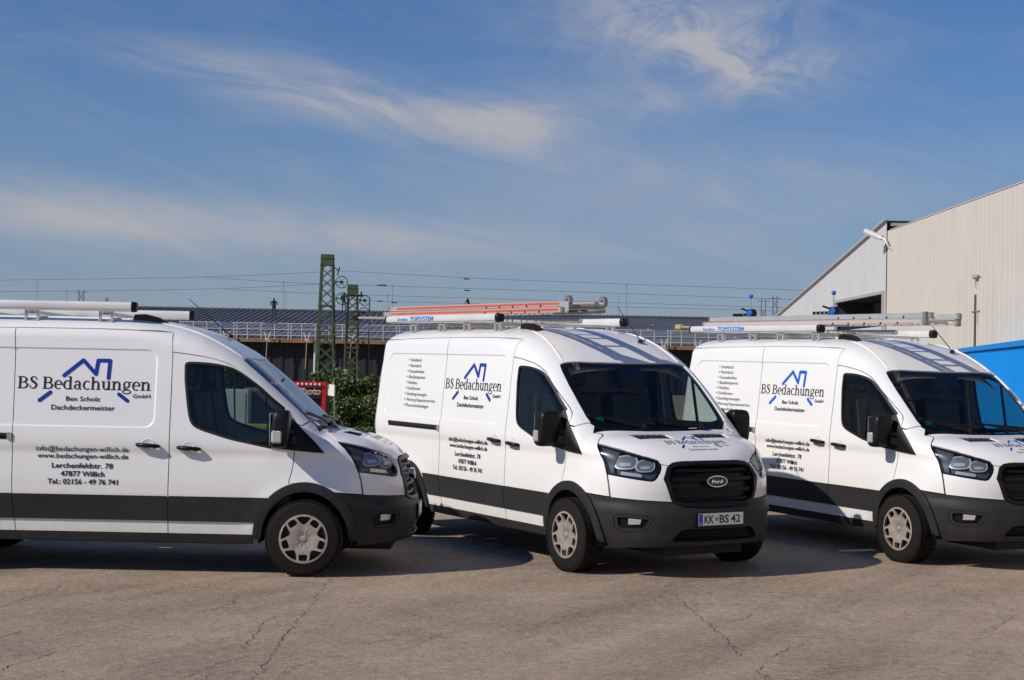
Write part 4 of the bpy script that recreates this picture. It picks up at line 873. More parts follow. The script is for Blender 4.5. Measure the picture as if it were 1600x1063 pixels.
def corrugated(name, x, y0, y1, zt, m, parent, pitch=.36, depth=.005, zb=0., hole=None):
    """trapezoid sheet wall in the plane X=x running along Y; zt(y) = top"""
    V = []; F = []; ys = []; y = y0
    while y < y1-1e-6:
        for f, d in ((0, 0), (.52, 0), (.60, 1), (.92, 1)): ys.append((min(y+f*pitch, y1), d))
        y += pitch
    ys.append((y1, 0))
    def seg(a, b, z0a, z0b, z1a, z1b):
        n = len(V); V.extend([(x+a[1]*depth, a[0], z0a), (x+b[1]*depth, b[0], z0b), (x+b[1]*depth, b[0], z1b), (x+a[1]*depth, a[0], z1a)]); F.append((n, n+1, n+2, n+3))
    for a, b in zip(ys[:-1], ys[1:]):
        if b[0]-a[0] < 1e-5: continue
        if hole and hole[0] <= (a[0]+b[0])/2 <= hole[1]: seg(a, b, zb, zb, hole[2], hole[2]); seg(a, b, hole[3], hole[3], zt(a[0]), zt(b[0]))
        else: seg(a, b, zb, zb, zt(a[0]), zt(b[0]))
    return mesh_obj(name, V, F, m, parent)
def build_hall():
    h = empty('industrial_hall', (11.80, 49, 0)); tag(h, 'tall beige and pale grey sheet metal hall on the right', 'building')
    X = -0.0
    near = corrugated('beige_wall', 0, -56, 0, lambda y: 6.45, HALLB, h)
    gz = lambda y: 6.78+(4.2-6.78)*y/21.5
    far = corrugated('grey_wall', -.02, .02, 18.2, gz, HALLW, h, hole=(.2, 7.4, 3.45, 4.47)); corrugated('beige_end_wall', -.02, 18.2, 21.5, gz, HALLB, h)
    # loading opening
    b = MB(); b.box((.03, .2, 3.4), (1.2, 7.4, 3.45)); b.box((.03, .2, 4.47), (1.2, 7.4, 4.53)); b.box((1.2, .2, 3.4), (1.25, 7.4, 4.53)); b.box((.03, 7.4, 3.4), (1.25, 7.46, 4.53)); b.box((.03, .14, 3.4), (1.25, .2, 4.53)); rc = b.build('window_recess', DARKIN, h)
    b = MB(); b.bar((-.05, .2, 3.35), (-.05, .2, 4.47), .10, .10); b.bar((-.05, 7.4, 3.35), (-.05, 7.4, 4.47), .10, .10); b.bar((-.05, .15, 4.52), (-.05, 7.45, 4.52), .10, .10); b.build('recess_frame', TRIM, h)
    for k, y in enumerate((1.6, 3.6, 5.6)):
        b = MB(); b.box((1.12, y-.8, 3.47), (1.16, y+.8, 4.44)); b.build('window_pane', mat('dusty_pane', (.10, .13, .13), .2) if k == 0 else MATS['dusty_pane'], rc)
    # verge trim with bolt heads, roof sheets
    b = MB(); b.bar((-.07, -.1, 6.82), (-.07, 21.7, gz(21.7)+.04), .10, .07); b.build('verge_trim', TRIM, h)
    b = MB(); b.bar((-.0, -56, 6.455), (-.0, -.4, 6.455), .04, .02); b.build('parapet_flashing', HALLB, h)
    b = MB(); b.add([(0, 0, 6.78), (30, 0, 6.78), (30, 21.5, 4.2), (0, 21.5, 4.2)], [(0, 1, 2, 3)]); b.add([(0.06, -56, 6.38), (30, -56, 6.38), (30, 0, 6.38), (.06, 0, 6.38)], [(0, 1, 2, 3)]); b.build('roof', TRIM, h)
    b = MB(); b.box((30, -56, 0), (30.2, 21.5, 4.2)); b.box((0, -56.2, 0), (30, -56, 6.3)); b.box((.1, 21.5, 0), (30, 21.7, 4.2)); b.build('rear_walls', HALLW, h)
    b = MB(); b.bar((.1, .05, 6.66), (1.6, .05, 6.66), .16, .10); b.bar((.1, .05, 6.45), (1.2, .05, 6.62), .08, .06); b.bar((.15, -.3, 6.48), (1.5, -.3, 6.52), .3, .08); b.build('roof_edge_frame', TRIM, h)
    # floodlight
    f = empty('floodlight', (11.80, 48.4, 6.15)); tag(f, 'grey floodlight on a bent arm near the top of the hall wall', 'lamp')
    b = MB(); b.tube([(0, 0, -.28), (-.10, 0, -.28), (-.16, .02, -.12), (-.20, .1, .0), (-.34, .25, .06)], .025, 8); b.box((-.03, -.06, -.36), (0, .06, -.2)); auto_smooth(b.build('arm', ALUL, f), 50)
    b = MB(); b.box((-.60, -.12, -.08), (.06, .12, .08), 0, .04); hd = b.build('lamp_head', ALUL, f); hd.location = (-.26, .30, .06); hd.rotation_euler = (0, R(24), R(-35))
    b = MB(); b.box((-.58, -.09, -.105), (-.1, .09, -.075), 0, .01); b.build('glass_cover', mat('lamp_glass', (.45, .43, .38), .2), hd)
    # small fittings
    o = empty('vent_pipe', (11.77, 39.5, 0)); tag(o, 'thin dark vertical pipe fixed to the beige hall wall', 'pipe')
    b = MB(); b.tube([(0, 0, 0), (0, 0, 4.0)], .028, 8); b.build('pipe', mat('dark_pipe', (.10, .09, .08), .6), o); b = MB(); b.bar((0, -.34, 3.58), (0, .34, 3.58), .02, .02); b.tube([(-.02, -.24, 3.58), (-.02, -.24, 3.25)], .012, 5); b.build('bracket', TRIM, o)
    b = MB(); b.box((-.10, -.12, -.05), (0, .12, .06), 0, .02); b.bar((-.05, -.34, .02), (-.05, .34, .02), .02, .02); b.tube([(-.05, .03, -.05), (-.05, .03, -.28)], .018, 6); w = b.build('wall_fitting', TRIM, None); w.location = (11.79, 39.4, 4.45); tag(w, 'small grey fitting with side arms on the beige wall above the pipe', 'fitting')
build_hall()

def build_container():
    A, B = np.array((8.97, 27.2)), np.array((10.71, 37.0)); d = (B-A)/np.linalg.norm(B-A); ln = 12.19; ang = math.atan2(d[1], d[0])
    nrm = np.array([-d[1], d[0]]); A = A-d*1.6-nrm*2.44; c = empty('shipping_container', (A[0], A[1], 0), (0, 0, ang)); tag(c, 'bright blue corrugated shipping container beside the hall', 'container')
    CB = mat('container_blue', (.003, .235, .68), .5, spec=.2, var=(1.5, .06)); W = 2.44; H = 2.585
    def side(y, s):
        V = []; F = []; x = .14; prof = [(0, 0), (.11, 0), (.165, .045), (.28, .045)]; P = []
        while x < ln-.14:
            for dx, dy in prof: P.append((min(x+dx, ln-.14), dy))
            x += .335
        P.append((ln-.14, 0))
        for px, dy in P: V += [(px, y+s*(.045+dy), .16), (px, y+s*(.045+dy), H-.11)]
        for i in range(len(P)-1): F.append((2*i, 2*i+2, 2*i+3, 2*i+1))
        return V, F
    for y, s in ((W, -1), (0, 1)): V, F = side(y, s); mesh_obj('side_wall', V, F, CB, c)
    b = MB(); b.box((.1, .02, H-.05), (ln-.1, W-.02, H-.02)); b.build('roof', CB, c)
    for y in (0, W): 
        for z0, z1 in ((0, .16), (H-.11, H)): b = MB(); b.box((.16, y-.03 if y else 0, z0), (ln-.16, y if y else .06, z1), 0, .008); b.build('rail', CB, c)
    for x in (0, ln-.16):
        for y in (0, W-.16):
            b = MB(); b.box((x, y, .118), (x+.16, y+.16, H-.118)); b.build('corner_post', CB, c)
            for z in (0, H-.118): b = MB(); b.box((x-.003, y-.003, z), (x+.163, y+.163, z+.118), 0, .01); b.build('corner_casting', CB, c)
    for x in (.03, ln-.08): b = MB(); b.box((x, .16, .1), (x+.05, W-.16, H-.05)); b.build('end_wall', CB, c)
build_container()

# ------------------------------------------------------------ far hall with seamed metal roof (ridge 115 m away)
def build_far_hall():
    RF = mat('anthracite_seam_roof', (.090, .091, .098), .5, metal=.15, var=(.35, .14)); WALL = mat('black_sheet_wall', (.014, .015, .017), .7, var=(.6, .15)); GUT = mat('rusty_gutter', (.26, .145, .07), .7, var=(.8, .2)); RAILW = mat('galvanised_rail', (.55, .57, .60), .5, metal=.2)
    h = empty('railway_hall', (0, 117, 0)); tag(h, 'long dark hall with anthracite seamed metal roof behind the vans', 'building')
    x0, x1, ze, zr = -39.2, 48., 3.78, 6.60; D_ = 24.
    mesh_obj('roof', [(x0, 0, ze), (x1, 0, ze), (x1, D_, zr), (x0, D_, zr), (x1, 2*D_, ze), (x0, 2*D_, ze)], [(0, 1, 2, 3), (3, 2, 4, 5)], RF, h)
    b = MB()
    for i in range(int((x1-x0)/.52)): x = x0+.26+i*.52; b.bar((x, .02, ze+.035), (x, D_, zr+.035), .035, .06)
    tag(b.build('standing_seams', RF, h), kind='stuff')
    for f in (.27, .62): b = MB(); b.bar((x0, D_*f, ze+(zr-ze)*f+.02), (x1, D_*f, ze+(zr-ze)*f+.02), .04, .05); b.build('sheet_joint', RF, h)
    b = MB(); b.bar((x0, D_, zr+.06), (x1, D_, zr+.06), .5, .14); b.build('ridge_cap', RF, h)
    b = MB()
    for i in range(300): x = x0+.15+i*.29; b.box((x, D_-.2, zr+.12), (x+.13, D_+.2, zr+.2))
    tag(b.build('ridge_vents', RF, h), kind='stuff')
    b = MB(); b.bar((x0-.1, -.1, ze-.18), (x1, -.1, ze-.18), .3, .32); b.build('gutter', GUT, h)
    V = []; F = []; x = x0+.3
    while x < x1: 
        V += [(x, .5, -.5), (x, .5, ze-.05), (x+.6, .5, -.5), (x+.6, .5, ze-.05), (x+.66, .44, -.5), (x+.66, .44, ze-.05), (x+.9, .44, -.5), (x+.9, .44, ze-.05)]; n = len(V)-8; F += [(n, n+2, n+3, n+1), (n+2, n+4, n+5, n+3), (n+4, n+6, n+7, n+5)]; x += .9
    mesh_obj('facade', V, F, WALL, h); b = MB(); b.box((x0+.3, .6, -.5), (x1, 2*D_, ze-.1)); b.build('wall_core', WALL, h)
    for x in (-14.85, 3.0, 20.): b = MB(); b.tube([(x, .3, -.5), (x, .3, ze-.3)], .12, 8); b.build('downpipe', RAILW, h)
    for x in np.arange(-35, 30, 7.9):
        for k in range(3):
            b = MB(); f = random.uniform(.15, .9); xx = x+random.uniform(-3, 3); b.box((xx, D_*f, ze+(zr-ze)*f+.06), (xx+.16, D_*f+.3, ze+(zr-ze)*f+.12)); b.build('roof_anchor', RAILW, h)
    # guard rail along the eaves
    g = empty('guard_rail', (0, 116.75, ze)); tag(g, 'white temporary guard rail along the eaves of the dark hall', 'railing')
    xa, xb = -25., 27.
    for z in (.18, .62, 1.08): b = MB(); b.tube([(xa, 0, z), (xb, 0, z)], .032, 5); b.build('rail', RAILW, g)
    me = None; k = 0; x = xa
    while x <= xb:
        for dx in ((0, .22) if k % 4 == 0 else (0,)):
            if me is None: b = MB(); b.box((-.03, -.03, -.15), (.03, .03, 1.12)); o = b.build('post', RAILW, g); me = o.data
            else: o = link(bpy.data.objects.new('post', me), g)
            o.location = (x+dx, 0, 0)
        x += 1.02; k += 1
    b = MB(); b.tube([(xa, 0, .30), (xb, 0, .30)], .012, 4); b.tube([(xa, 0, .42), (xb, 0, .42)], .012, 4); b.tube([(xa, 0, .74), (xb, 0, .74)], .012, 4); b.tube([(xa, 0, .86), (xb, 0, .86)], .012, 4); b.tube([(xa, 0, .97), (xb, 0, .97)], .012, 4); tag(b.build('safety_net', RAILW, g), kind='stuff')
    BT = mat('blue_strap', (.02, .2, .6), .6)
    for x in (-22., -18.6, -14.2, -12.1, 6.4, 10.6, 14.2): b = MB(); b.box((x, -.04, 1.05), (x+.95, .04, 1.11)); b.build('blue_sleeve', BT, g)
    # forked props under the eaves
    PW = mat('pale_prop', (.62, .60, .55), .6); PT = mat('tan_prop', (.34, .25, .16), .7)
    for i, (x, zl) in enumerate(((-21.43, 2.4), (-18.35, 2.13), (-15.38, 1.46), (-12.06, 2.2), (13.93, 1.77), (11.38, 2.1))):
        p = empty('forked_prop', (x, 116.4, 0)); tag(p, ['forked tan prop at the eaves left above the white van windscreen', 'forked tan prop above the van windscreen, second from left', 'longest forked prop just left of the tall green mast', 'forked pale prop behind the shorter green mast', 'forked prop in the gap between the two right vans', 'forked prop above the middle van right of its aerial'][i], 'prop', 'forked props along the eaves of the dark hall')
        b = MB(); b.tube([(-.06, 0, zl), (0, 0, ze-.35)], .045, 6); b.build('pole', PT, p)
        b = MB()
        for s in (-1, 1): b.bar((0, 0, ze-.28), (s*.24, 0, ze+.42), .07, .07); 
        b.bar((-.2, 0, ze-.1), (.2, 0, ze-.28), .06, .06); b.build('fork', PW, p)
build_far_hall()

# ------------------------------------------------------------ catenary masts, wheels, wires
def build_masts():
    GRN = mat('mast_green', (.058, .085, .035), .65, var=(2, .2)); DK = mat('wire_dark', (.035, .035, .04), .6); WGT = mat('concrete_weight', (.45, .38, .20), .85, var=(3, .2)); DGR = mat('wheel_grey', (.06, .062, .065), .5)
    def mast(name, x, y, ztop_, wt, wb, label):
        m = empty(name, (x, y, 0)); tag(m, label, 'mast', 'lattice masts of the railway')
        wz = lambda z: wb+(wt-wb)*(z-1.27)/(ztop_-1.27)
        for sx in (-1, 1):
            for sy in (-1, 1):
                b = MB(); b.bar((sx*wz(-.5)/2, sy*wz(-.5)/2, -.5), (sx*wt/2, sy*wt/2, ztop_), .11 if sx*sy else .1, .11); b.build('leg', GRN, m)
        z = .2; k = 0; 
        while z < ztop_-.9:
            h = wz(z)*.82; w0, w1 = wz(z)/2, wz(z+h)/2
            for sy in (-1, 1):
                b = MB(); b.bar((-w0, sy*w0, z), (w1, sy*w1, z+h), .05, .05); b.bar((w0, sy*w0, z), (-w1, sy*w1, z+h), .05, .05); b.build('brace', GRN, m)
            b = MB(); b.bar((-w0, -w0, z), (-w1, w1, z+h), .05, .05); b.bar((w0, w0, z), (w1, -w1, z+h), .05, .05); b.build('side_brace', GRN, m)
            z += h; k += 1
        b = MB(); b.box((-wt/2-.06, -wt/2-.06, ztop_-.72), (wt/2+.06, wt/2+.06, ztop_), 0, .02); b.build('head_plate', GRN, m); b = MB(); b.box((-wt/2-.10, -wt/2-.1, ztop_-.30), (wt/2+.1, wt/2+.1, ztop_-.24)); b.box((-wt/2-.10, -wt/2-.1, ztop_-.74), (wt/2+.1, wt/2+.1, ztop_-.66)); b.build('head_band', GRN, m)
        for zz in (ztop_*.62, ztop_*.40): b = MB(); w = wz(zz); b.box((-w/2-.08, -w/2-.08, zz), (w/2+.08, w/2+.08, zz+.12)); b.build('tie_plate', GRN, m)
        return m
    m1 = mast('lattice_mast', -12.58, 105, 9.29, .70, 1.16, 'taller green lattice mast with a square head plate'); m2 = mast('lattice_mast', -11.14, 108, 7.44, .56, .93, 'shorter green lattice mast right of the taller one')
    def wheel(par, x, y, z, r, lab, off):
        w = empty('tension_wheel', (x, y, z)); tag(w, lab, 'pulley', 'catenary tension wheels')
        b = MB(); n = 28; b.tube([(r*math.cos(2*math.pi*k/n), 0, r*math.sin(2*math.pi*k/n)) for k in range(n+1)], .03, 6, cap=False); b.build('rim', DGR, w)
        for k in range(6): a = math.pi*k/3; b = MB(); b.bar((0, 0, 0), (r*math.cos(a), 0, r*math.sin(a)), .02, .02); b.build('spoke', DGR, w)
        b = MB(); b.lathe([(0, -.09), (.11, -.09), (.11, .09), (0, .09)], (0, 0, 0), 'y', 12); b.build('hub', DGR, w); b = MB(); b.bar((0, 0, 0), (off, 0, .05), .08, .08); b.bar((off*.5, 0, .02), (off, 0, -.3), .05, .05); b.build('wheel_arm', GRN, w)
    wheel(m1, -11.60, 105, 7.44, .40, 'upper tension wheel beside the taller mast', -.65); wheel(m1, -11.53, 105, 6.32, .40, 'lower tension wheel beside the taller mast', -.65); wheel(m2, -10.29, 108, 6.35, .35, 'upper tension wheel beside the shorter mast', -.5); wheel(m2, -10.34, 108, 5.50, .36, 'lower tension wheel beside the shorter mast', -.5)
    for x, y, zt, zb, r, lab in ((-11.30, 106, 1.56, .05, .25, 'yellowish stack of weights hanging below the tension wheels'), (-9.96, 108, 1.12, .05, .22, 'tan stack of weights right of the shorter mast')):
        w = empty('counterweight', (x, y, 0)); tag(w, lab, 'weight', 'hanging counterweights'); z = zb
        while z < zt-.1: b = MB(); b.lathe([(0, z), (r, z), (r, z+.13), (0, z+.13)], (0, 0, 0), 'z', 14); auto_smooth(b.build('weight_disc', WGT, w), 40); z += .152
        b = MB(); b.tube([(0, 0, zt-.1), (0, 0, 6.6)], .05, 6); b.build('pull_rod', GRN, w)
    b = MB(); b.bar((-11.9, 108, 6.71), (-10.4, 108, 6.66), .12, .12); b.tube([(-10.55, 108, 6.66), (-10.55, 108, 6.96)], .06, 6); a = b.build('crossarm', GRN, m2)
    b = MB(); b.bar((-12.2, 105, 8.5), (-11.8, 105, 8.2), .06, .06); b.tube([(-11.9, 105, 7.9), (-11.75, 105, 8.45)], .04, 5); a2 = b.build('strut', DK, m1)
    for a_, m_ in ((a, m2), (a2, m1)): a_.matrix_parent_inverse = Matrix.Translation(m_.location).inverted()
    # wires: (pixel-measured heights re-expressed in metres at the track)
    F_ = 2426.0
    def wp(px, py, Y):
        u, v = px-800, py-531.5; c, s = math.cos(ROL), math.sin(ROL); u, v = c*u+s*v, -s*u+c*v; d = (u/F_, 1, -v/F_); c, s = math.cos(PIT), math.sin(PIT); dy, dz = d[1]*c-d[2]*s, d[1]*s+d[2]*c; k = Y/dy; return (d[0]*k, Y, 1.9415+dz*k)
    runs = [([(-300, 441), (0, 438), (320, 433), (505, 425)], 106.0, 'wire climbing from the left to the top of the taller mast'), ([(320, 433.5), (420, 440), (505, 444), (700, 450), (950, 458), (1230, 468), (1500, 476)], 107.0, 'upper contact wire crossing behind both masts'), ([(-300, 458), (0, 456), (200, 454), (350, 451), (505, 444)], 106.5, 'lower left wire rising towards the masts'), ([(350, 452), (505, 459), (800, 468), (1230, 481), (1500, 487)], 109.0, 'lower contact wire crossing above the far roof'), ([(523, 423), (650, 430), (800, 437.5), (1230, 453), (1500, 462)], 105.5, 'top wire running right from the taller mast'), ([(571, 470), (620, 471.5), (800, 476), (1230, 486), (1500, 492)], 108.0, 'wire running right from the upper wheel of the shorter mast')]
    for pts, Y, lab in runs:
        P = [wp(x, y, Y) for x, y in pts]; P = [tuple(p) for p in spl(P, 5)]; b = MB(); b.tube(P, .010, 5); o = b.build('overhead_wire', DK); tag(o, lab, 'wire', 'overhead railway wires')
    dro = [(58, 437, 475, 106), (104, 455, 474, 106), (443, 442, 486, 107), (446.5, 457, 486, 109), (613, 446, 492, 107), (606, 461, 492, 109), (979, 446, 500, 106), (967, 463, 500, 109)]
    labs = ['leftmost thin dropper wire', 'short dropper wire left over the roof rack', 'left one of the dropper pair near the standing worker', 'right one of the dropper pair near the standing worker', 'right one of the dropper pair by the masts', 'left one of the dropper pair by the masts', 'right one of the dropper pair above the middle van cab', 'left one of the dropper pair above the middle van cab']
    for (x, y0, y1, Y), lb in zip(dro, labs):
        b = MB(); b.tube([wp(x, y0, Y), wp(x, y1, Y)], .009, 4); b.tube([wp(x-.7, y0, Y), wp(x+.7, y0, Y)], .03, 5); o = b.build('dropper_wire', DK); tag(o, lb, 'wire', 'dropper wires')
    # insulators on the contact wires
    for x, y, Y, lb in ((594, 446, 107.0, 'dark insulator on the upper wire right of the masts'), (600, 445.8, 107.0, 'second dark insulator on the upper wire'), (594, 470.8, 108.0, 'dark insulator on the lower wire right of the masts'), (616, 473.2, 108.0, 'dark insulator further right on the lower wire'), (729, 436, 105.5, 'small insulator on the top wire above the kneeling worker'), (730, 454, 107.0, 'small insulator just left of the kneeling worker')):
        p = wp(x, y, Y); b = MB(); b.tube([(p[0]-.2, p[1], p[2]+.01), (p[0]+.2, p[1], p[2]-.01)], [.045, .035], 8); o = b.build('insulator', DK); tag(o, lb, 'insulator', 'wire insulators')
    # far-off lattice pylons
    FAR = mat('far_steel', (.20, .20, .22), .7); FRD = mat('far_red_steel', (.45, .12, .10), .7)
    def pylon(px, top, bot, Y, w, m, lab):
        p0, p1 = wp(px, top, Y), wp(px, bot, Y); p = empty('distant_mast', (p0[0], Y, 0)); tag(p, lab, 'mast'); H = p0[2]; b = MB()
        for s in (-1, 1): b.tube([(s*w*.5, 0, 0), (s*w*.35, 0, H)], .09, 5)
        k = 0; z = 0
        while z < H-1.5: b.bar((-w*.45, 0, z), (w*.42, 0, z+1.5), .08, .08); b.bar((w*.45, 0, z), (-w*.42, 0, z+1.5), .08, .08); z += 1.5
        b.bar((-w*1.2, 0, H-.4), (w*1.2, 0, H-.4), .09, .09); b.build('lattice', m, p)
    pylon(127, 453, 490, 235, 1.0, FAR, 'small distant lattice mast above the left van roof rack'); pylon(167, 465, 490, 245, .35, FRD, 'tiny red and white distant mast left of the far roof'); pylon(1193, 466, 500, 210, .8, FAR, 'left distant portal mast beside the hall roof slope'); pylon(1211, 462, 500, 215, .8, FAR, 'right distant portal mast beside the hall roof slope')
build_masts()

# ------------------------------------------------------------ workers on the far roof
def make_person(name, loc, rotz, joints, cols, label, held=None):
    """continuous skinned body in the given pose; clothes coloured by body height and limb"""
    J = joints; me = bpy.data.meshes.new('body'); names = list(J); idx = {n: i for i, n in enumerate(names)}
    edges = [(idx[a], idx[b]) for a, b in (('pelvis', 'chest'), ('chest', 'neck'), ('neck', 'head'), ('head', 'crown'), ('chest', 'sl'), ('sl', 'el'), ('el', 'hl'), ('chest', 'sr'), ('sr', 'er'), ('er', 'hr'), ('pelvis', 'pl'), ('pl', 'kl'), ('kl', 'al'), ('al', 'tl'), ('pelvis', 'pr'), ('pr', 'kr'), ('kr', 'ar'), ('ar', 'tr'))]
    me.from_pydata([J[n] for n in names], edges, [])
    root = empty(name, loc, (0, 0, rotz)); o = link(bpy.data.objects.new('body', me), root); md = o.modifiers.new('skin', 'SKIN'); md.use_smooth_shade = True
    rad = dict(pelvis=.145, chest=.165, neck=.06, head=.095, crown=.085, sl=.075, sr=.075, el=.048, er=.048, hl=.04, hr=.04, pl=.095, pr=.095, kl=.065, kr=.065, al=.048, ar=.048, tl=.042, tr=.042)
    for n, i in idx.items(): sv = me.skin_vertices[0].data[i]; sv.radius = (rad[n], rad[n]*(.8 if n in ('pelvis', 'chest') else 1)); sv.use_root = (n == 'pelvis')
    s = o.modifiers.new('sub', 'SUBSURF'); s.levels = 1; s.render_levels = 1
    bpy.context.view_layer.update(); ev = o.evaluated_get(bpy.context.evaluated_depsgraph_get()); nm = bpy.data.meshes.new_from_object(ev); o.modifiers.clear(); o.data = nm
    for c in cols: nm.materials.append(c)
    segs = [(('pelvis', 'chest'), 0), (('chest', 'neck'), 0), (('neck', 'head'), 2), (('head', 'crown'), 3), (('sl', 'el'), 0), (('el', 'hl'), 2), (('sr', 'er'), 0), (('er', 'hr'), 2), (('chest', 'sl'), 0), (('chest', 'sr'), 0), (('pelvis', 'pl'), 1), (('pl', 'kl'), 1), (('kl', 'al'), 1), (('al', 'tl'), 4), (('pr', 'kr'), 1), (('kr', 'ar'), 1), (('ar', 'tr'), 4), (('pelvis', 'pr'), 1)]
    for p in nm.polygons:
        c = p.center; best = (9, 0)
        for (a, b), mi in segs:
            A, B = Vector(J[a]), Vector(J[b]); ab = B-A; t = max(0, min(1, (c-A).dot(ab)/ab.length_squared)); d = (A+ab*t-c).length/(rad[a]+rad[b])
            if d < best[0]: best = (d, mi)
        p.material_index = best[1]; p.use_smooth = True
    tag(root, label, 'person', 'workers on the far roof'); return root
SKIN = mat('skin', (.42, .24, .16), .6); HAIR = mat('dark_hair', (.02, .016, .013), .8); BLK = mat('black_work_shirt', (.016, .017, .02), .85); NAVY = mat('navy_workwear', (.02, .03, .06), .85); BRN = mat('brown_trousers', (.07, .055, .05), .85); BOOT = mat('boots', (.015, .013, .012), .8); REDW = mat('red_trousers', (.42, .03, .025), .8)
stand = dict(pelvis=(0, 0, .96), chest=(0, .0, 1.32), neck=(0, .0, 1.50), head=(0, .02, 1.62), crown=(0, .03, 1.72), sl=(-.20, 0, 1.43), el=(-.30, .02, 1.18), hl=(-.17, .18, 1.10), sr=(.20, 0, 1.43), er=(.30, .02, 1.18), hr=(.17, .18, 1.10), pl=(-.10, 0, .90), kl=(-.13, .02, .50), al=(-.15, 0, .08), tl=(-.16, .16, .04), pr=(.10, 0, .90), kr=(.14, .02, .50), ar=(.17, 0, .08), tr=(.19, .16, .04))
rz = lambda y: 3.78+(6.60-3.78)*(y-117)/24.+.06
make_person('person', (-20.46, 133., rz(133.)), R(8), stand, [BLK, BRN, SKIN, HAIR, BOOT], 'worker in black shirt and brown trousers standing alone on the far roof')
make_person('person', (-15.25, 140.2, rz(140.2)+.1), R(-20), stand, [BLK, NAVY, SKIN, HAIR, BOOT], 'worker in dark clothes standing on the roof behind the tension wheels')
kneel = dict(pelvis=(0, 0, .48), chest=(-.10, .0, .84), neck=(-.16, 0, 1.0), head=(-.18, .0, 1.13), crown=(-.19, .0, 1.23), sl=(-.12, -.2, .95), el=(-.32, -.2, .76), hl=(-.46, -.12, .58), sr=(-.12, .2, .95), er=(-.34, .2, .76), hr=(-.48, .1, .58), pl=(0, -.11, .44), kl=(-.36, -.14, .22), al=(-.08, -.16, .06), tl=(.06, -.17, .05), pr=(0, .11, .44), kr=(-.36, .16, .24), ar=(-.05, .18, .06), tr=(.08, .19, .05))
make_person('person', (-3.95, 140.6, 6.95), R(8), kneel, [BLK, NAVY, SKIN, SKIN, BOOT], 'bald worker in black shirt kneeling on the roof ridge above the ladder')
b = MB(); b.tube([(0, 0, 0), (.10, 0, .12)], [.10, .07], 8); o = b.build('power_tool', mat('tool_blue', (.01, .22, .65), .5)); o.location = (-4.56, 140.6, 7.35); tag(o, 'bright blue hand tool held by the kneeling worker', 'tool')
bend = dict(pelvis=(.10, 0, .86), chest=(-.18, 0, 1.02), neck=(-.34, 0, .96), head=(-.44, 0, .90), crown=(-.52, 0, .86), sl=(-.24, -.19, 1.0), el=(-.32, -.22, .72), hl=(-.36, -.14, .46), sr=(-.24, .19, 1.0), er=(-.34, .22, .72), hr=(-.38, .12, .46), pl=(.10, -.11, .82), kl=(.04, -.14, .46), al=(.10, -.16, .08), tl=(-.06, -.17, .04), pr=(.10, .11, .82), kr=(.16, .15, .46), ar=(.26, .17, .08), tr=(.10, .18, .04))
make_person('person', (19.55, 133., rz(133.)+.05), R(0), bend, [BRN, NAVY, SKIN, HAIR, BOOT], 'worker bending down on the roof behind the right ladder rack')

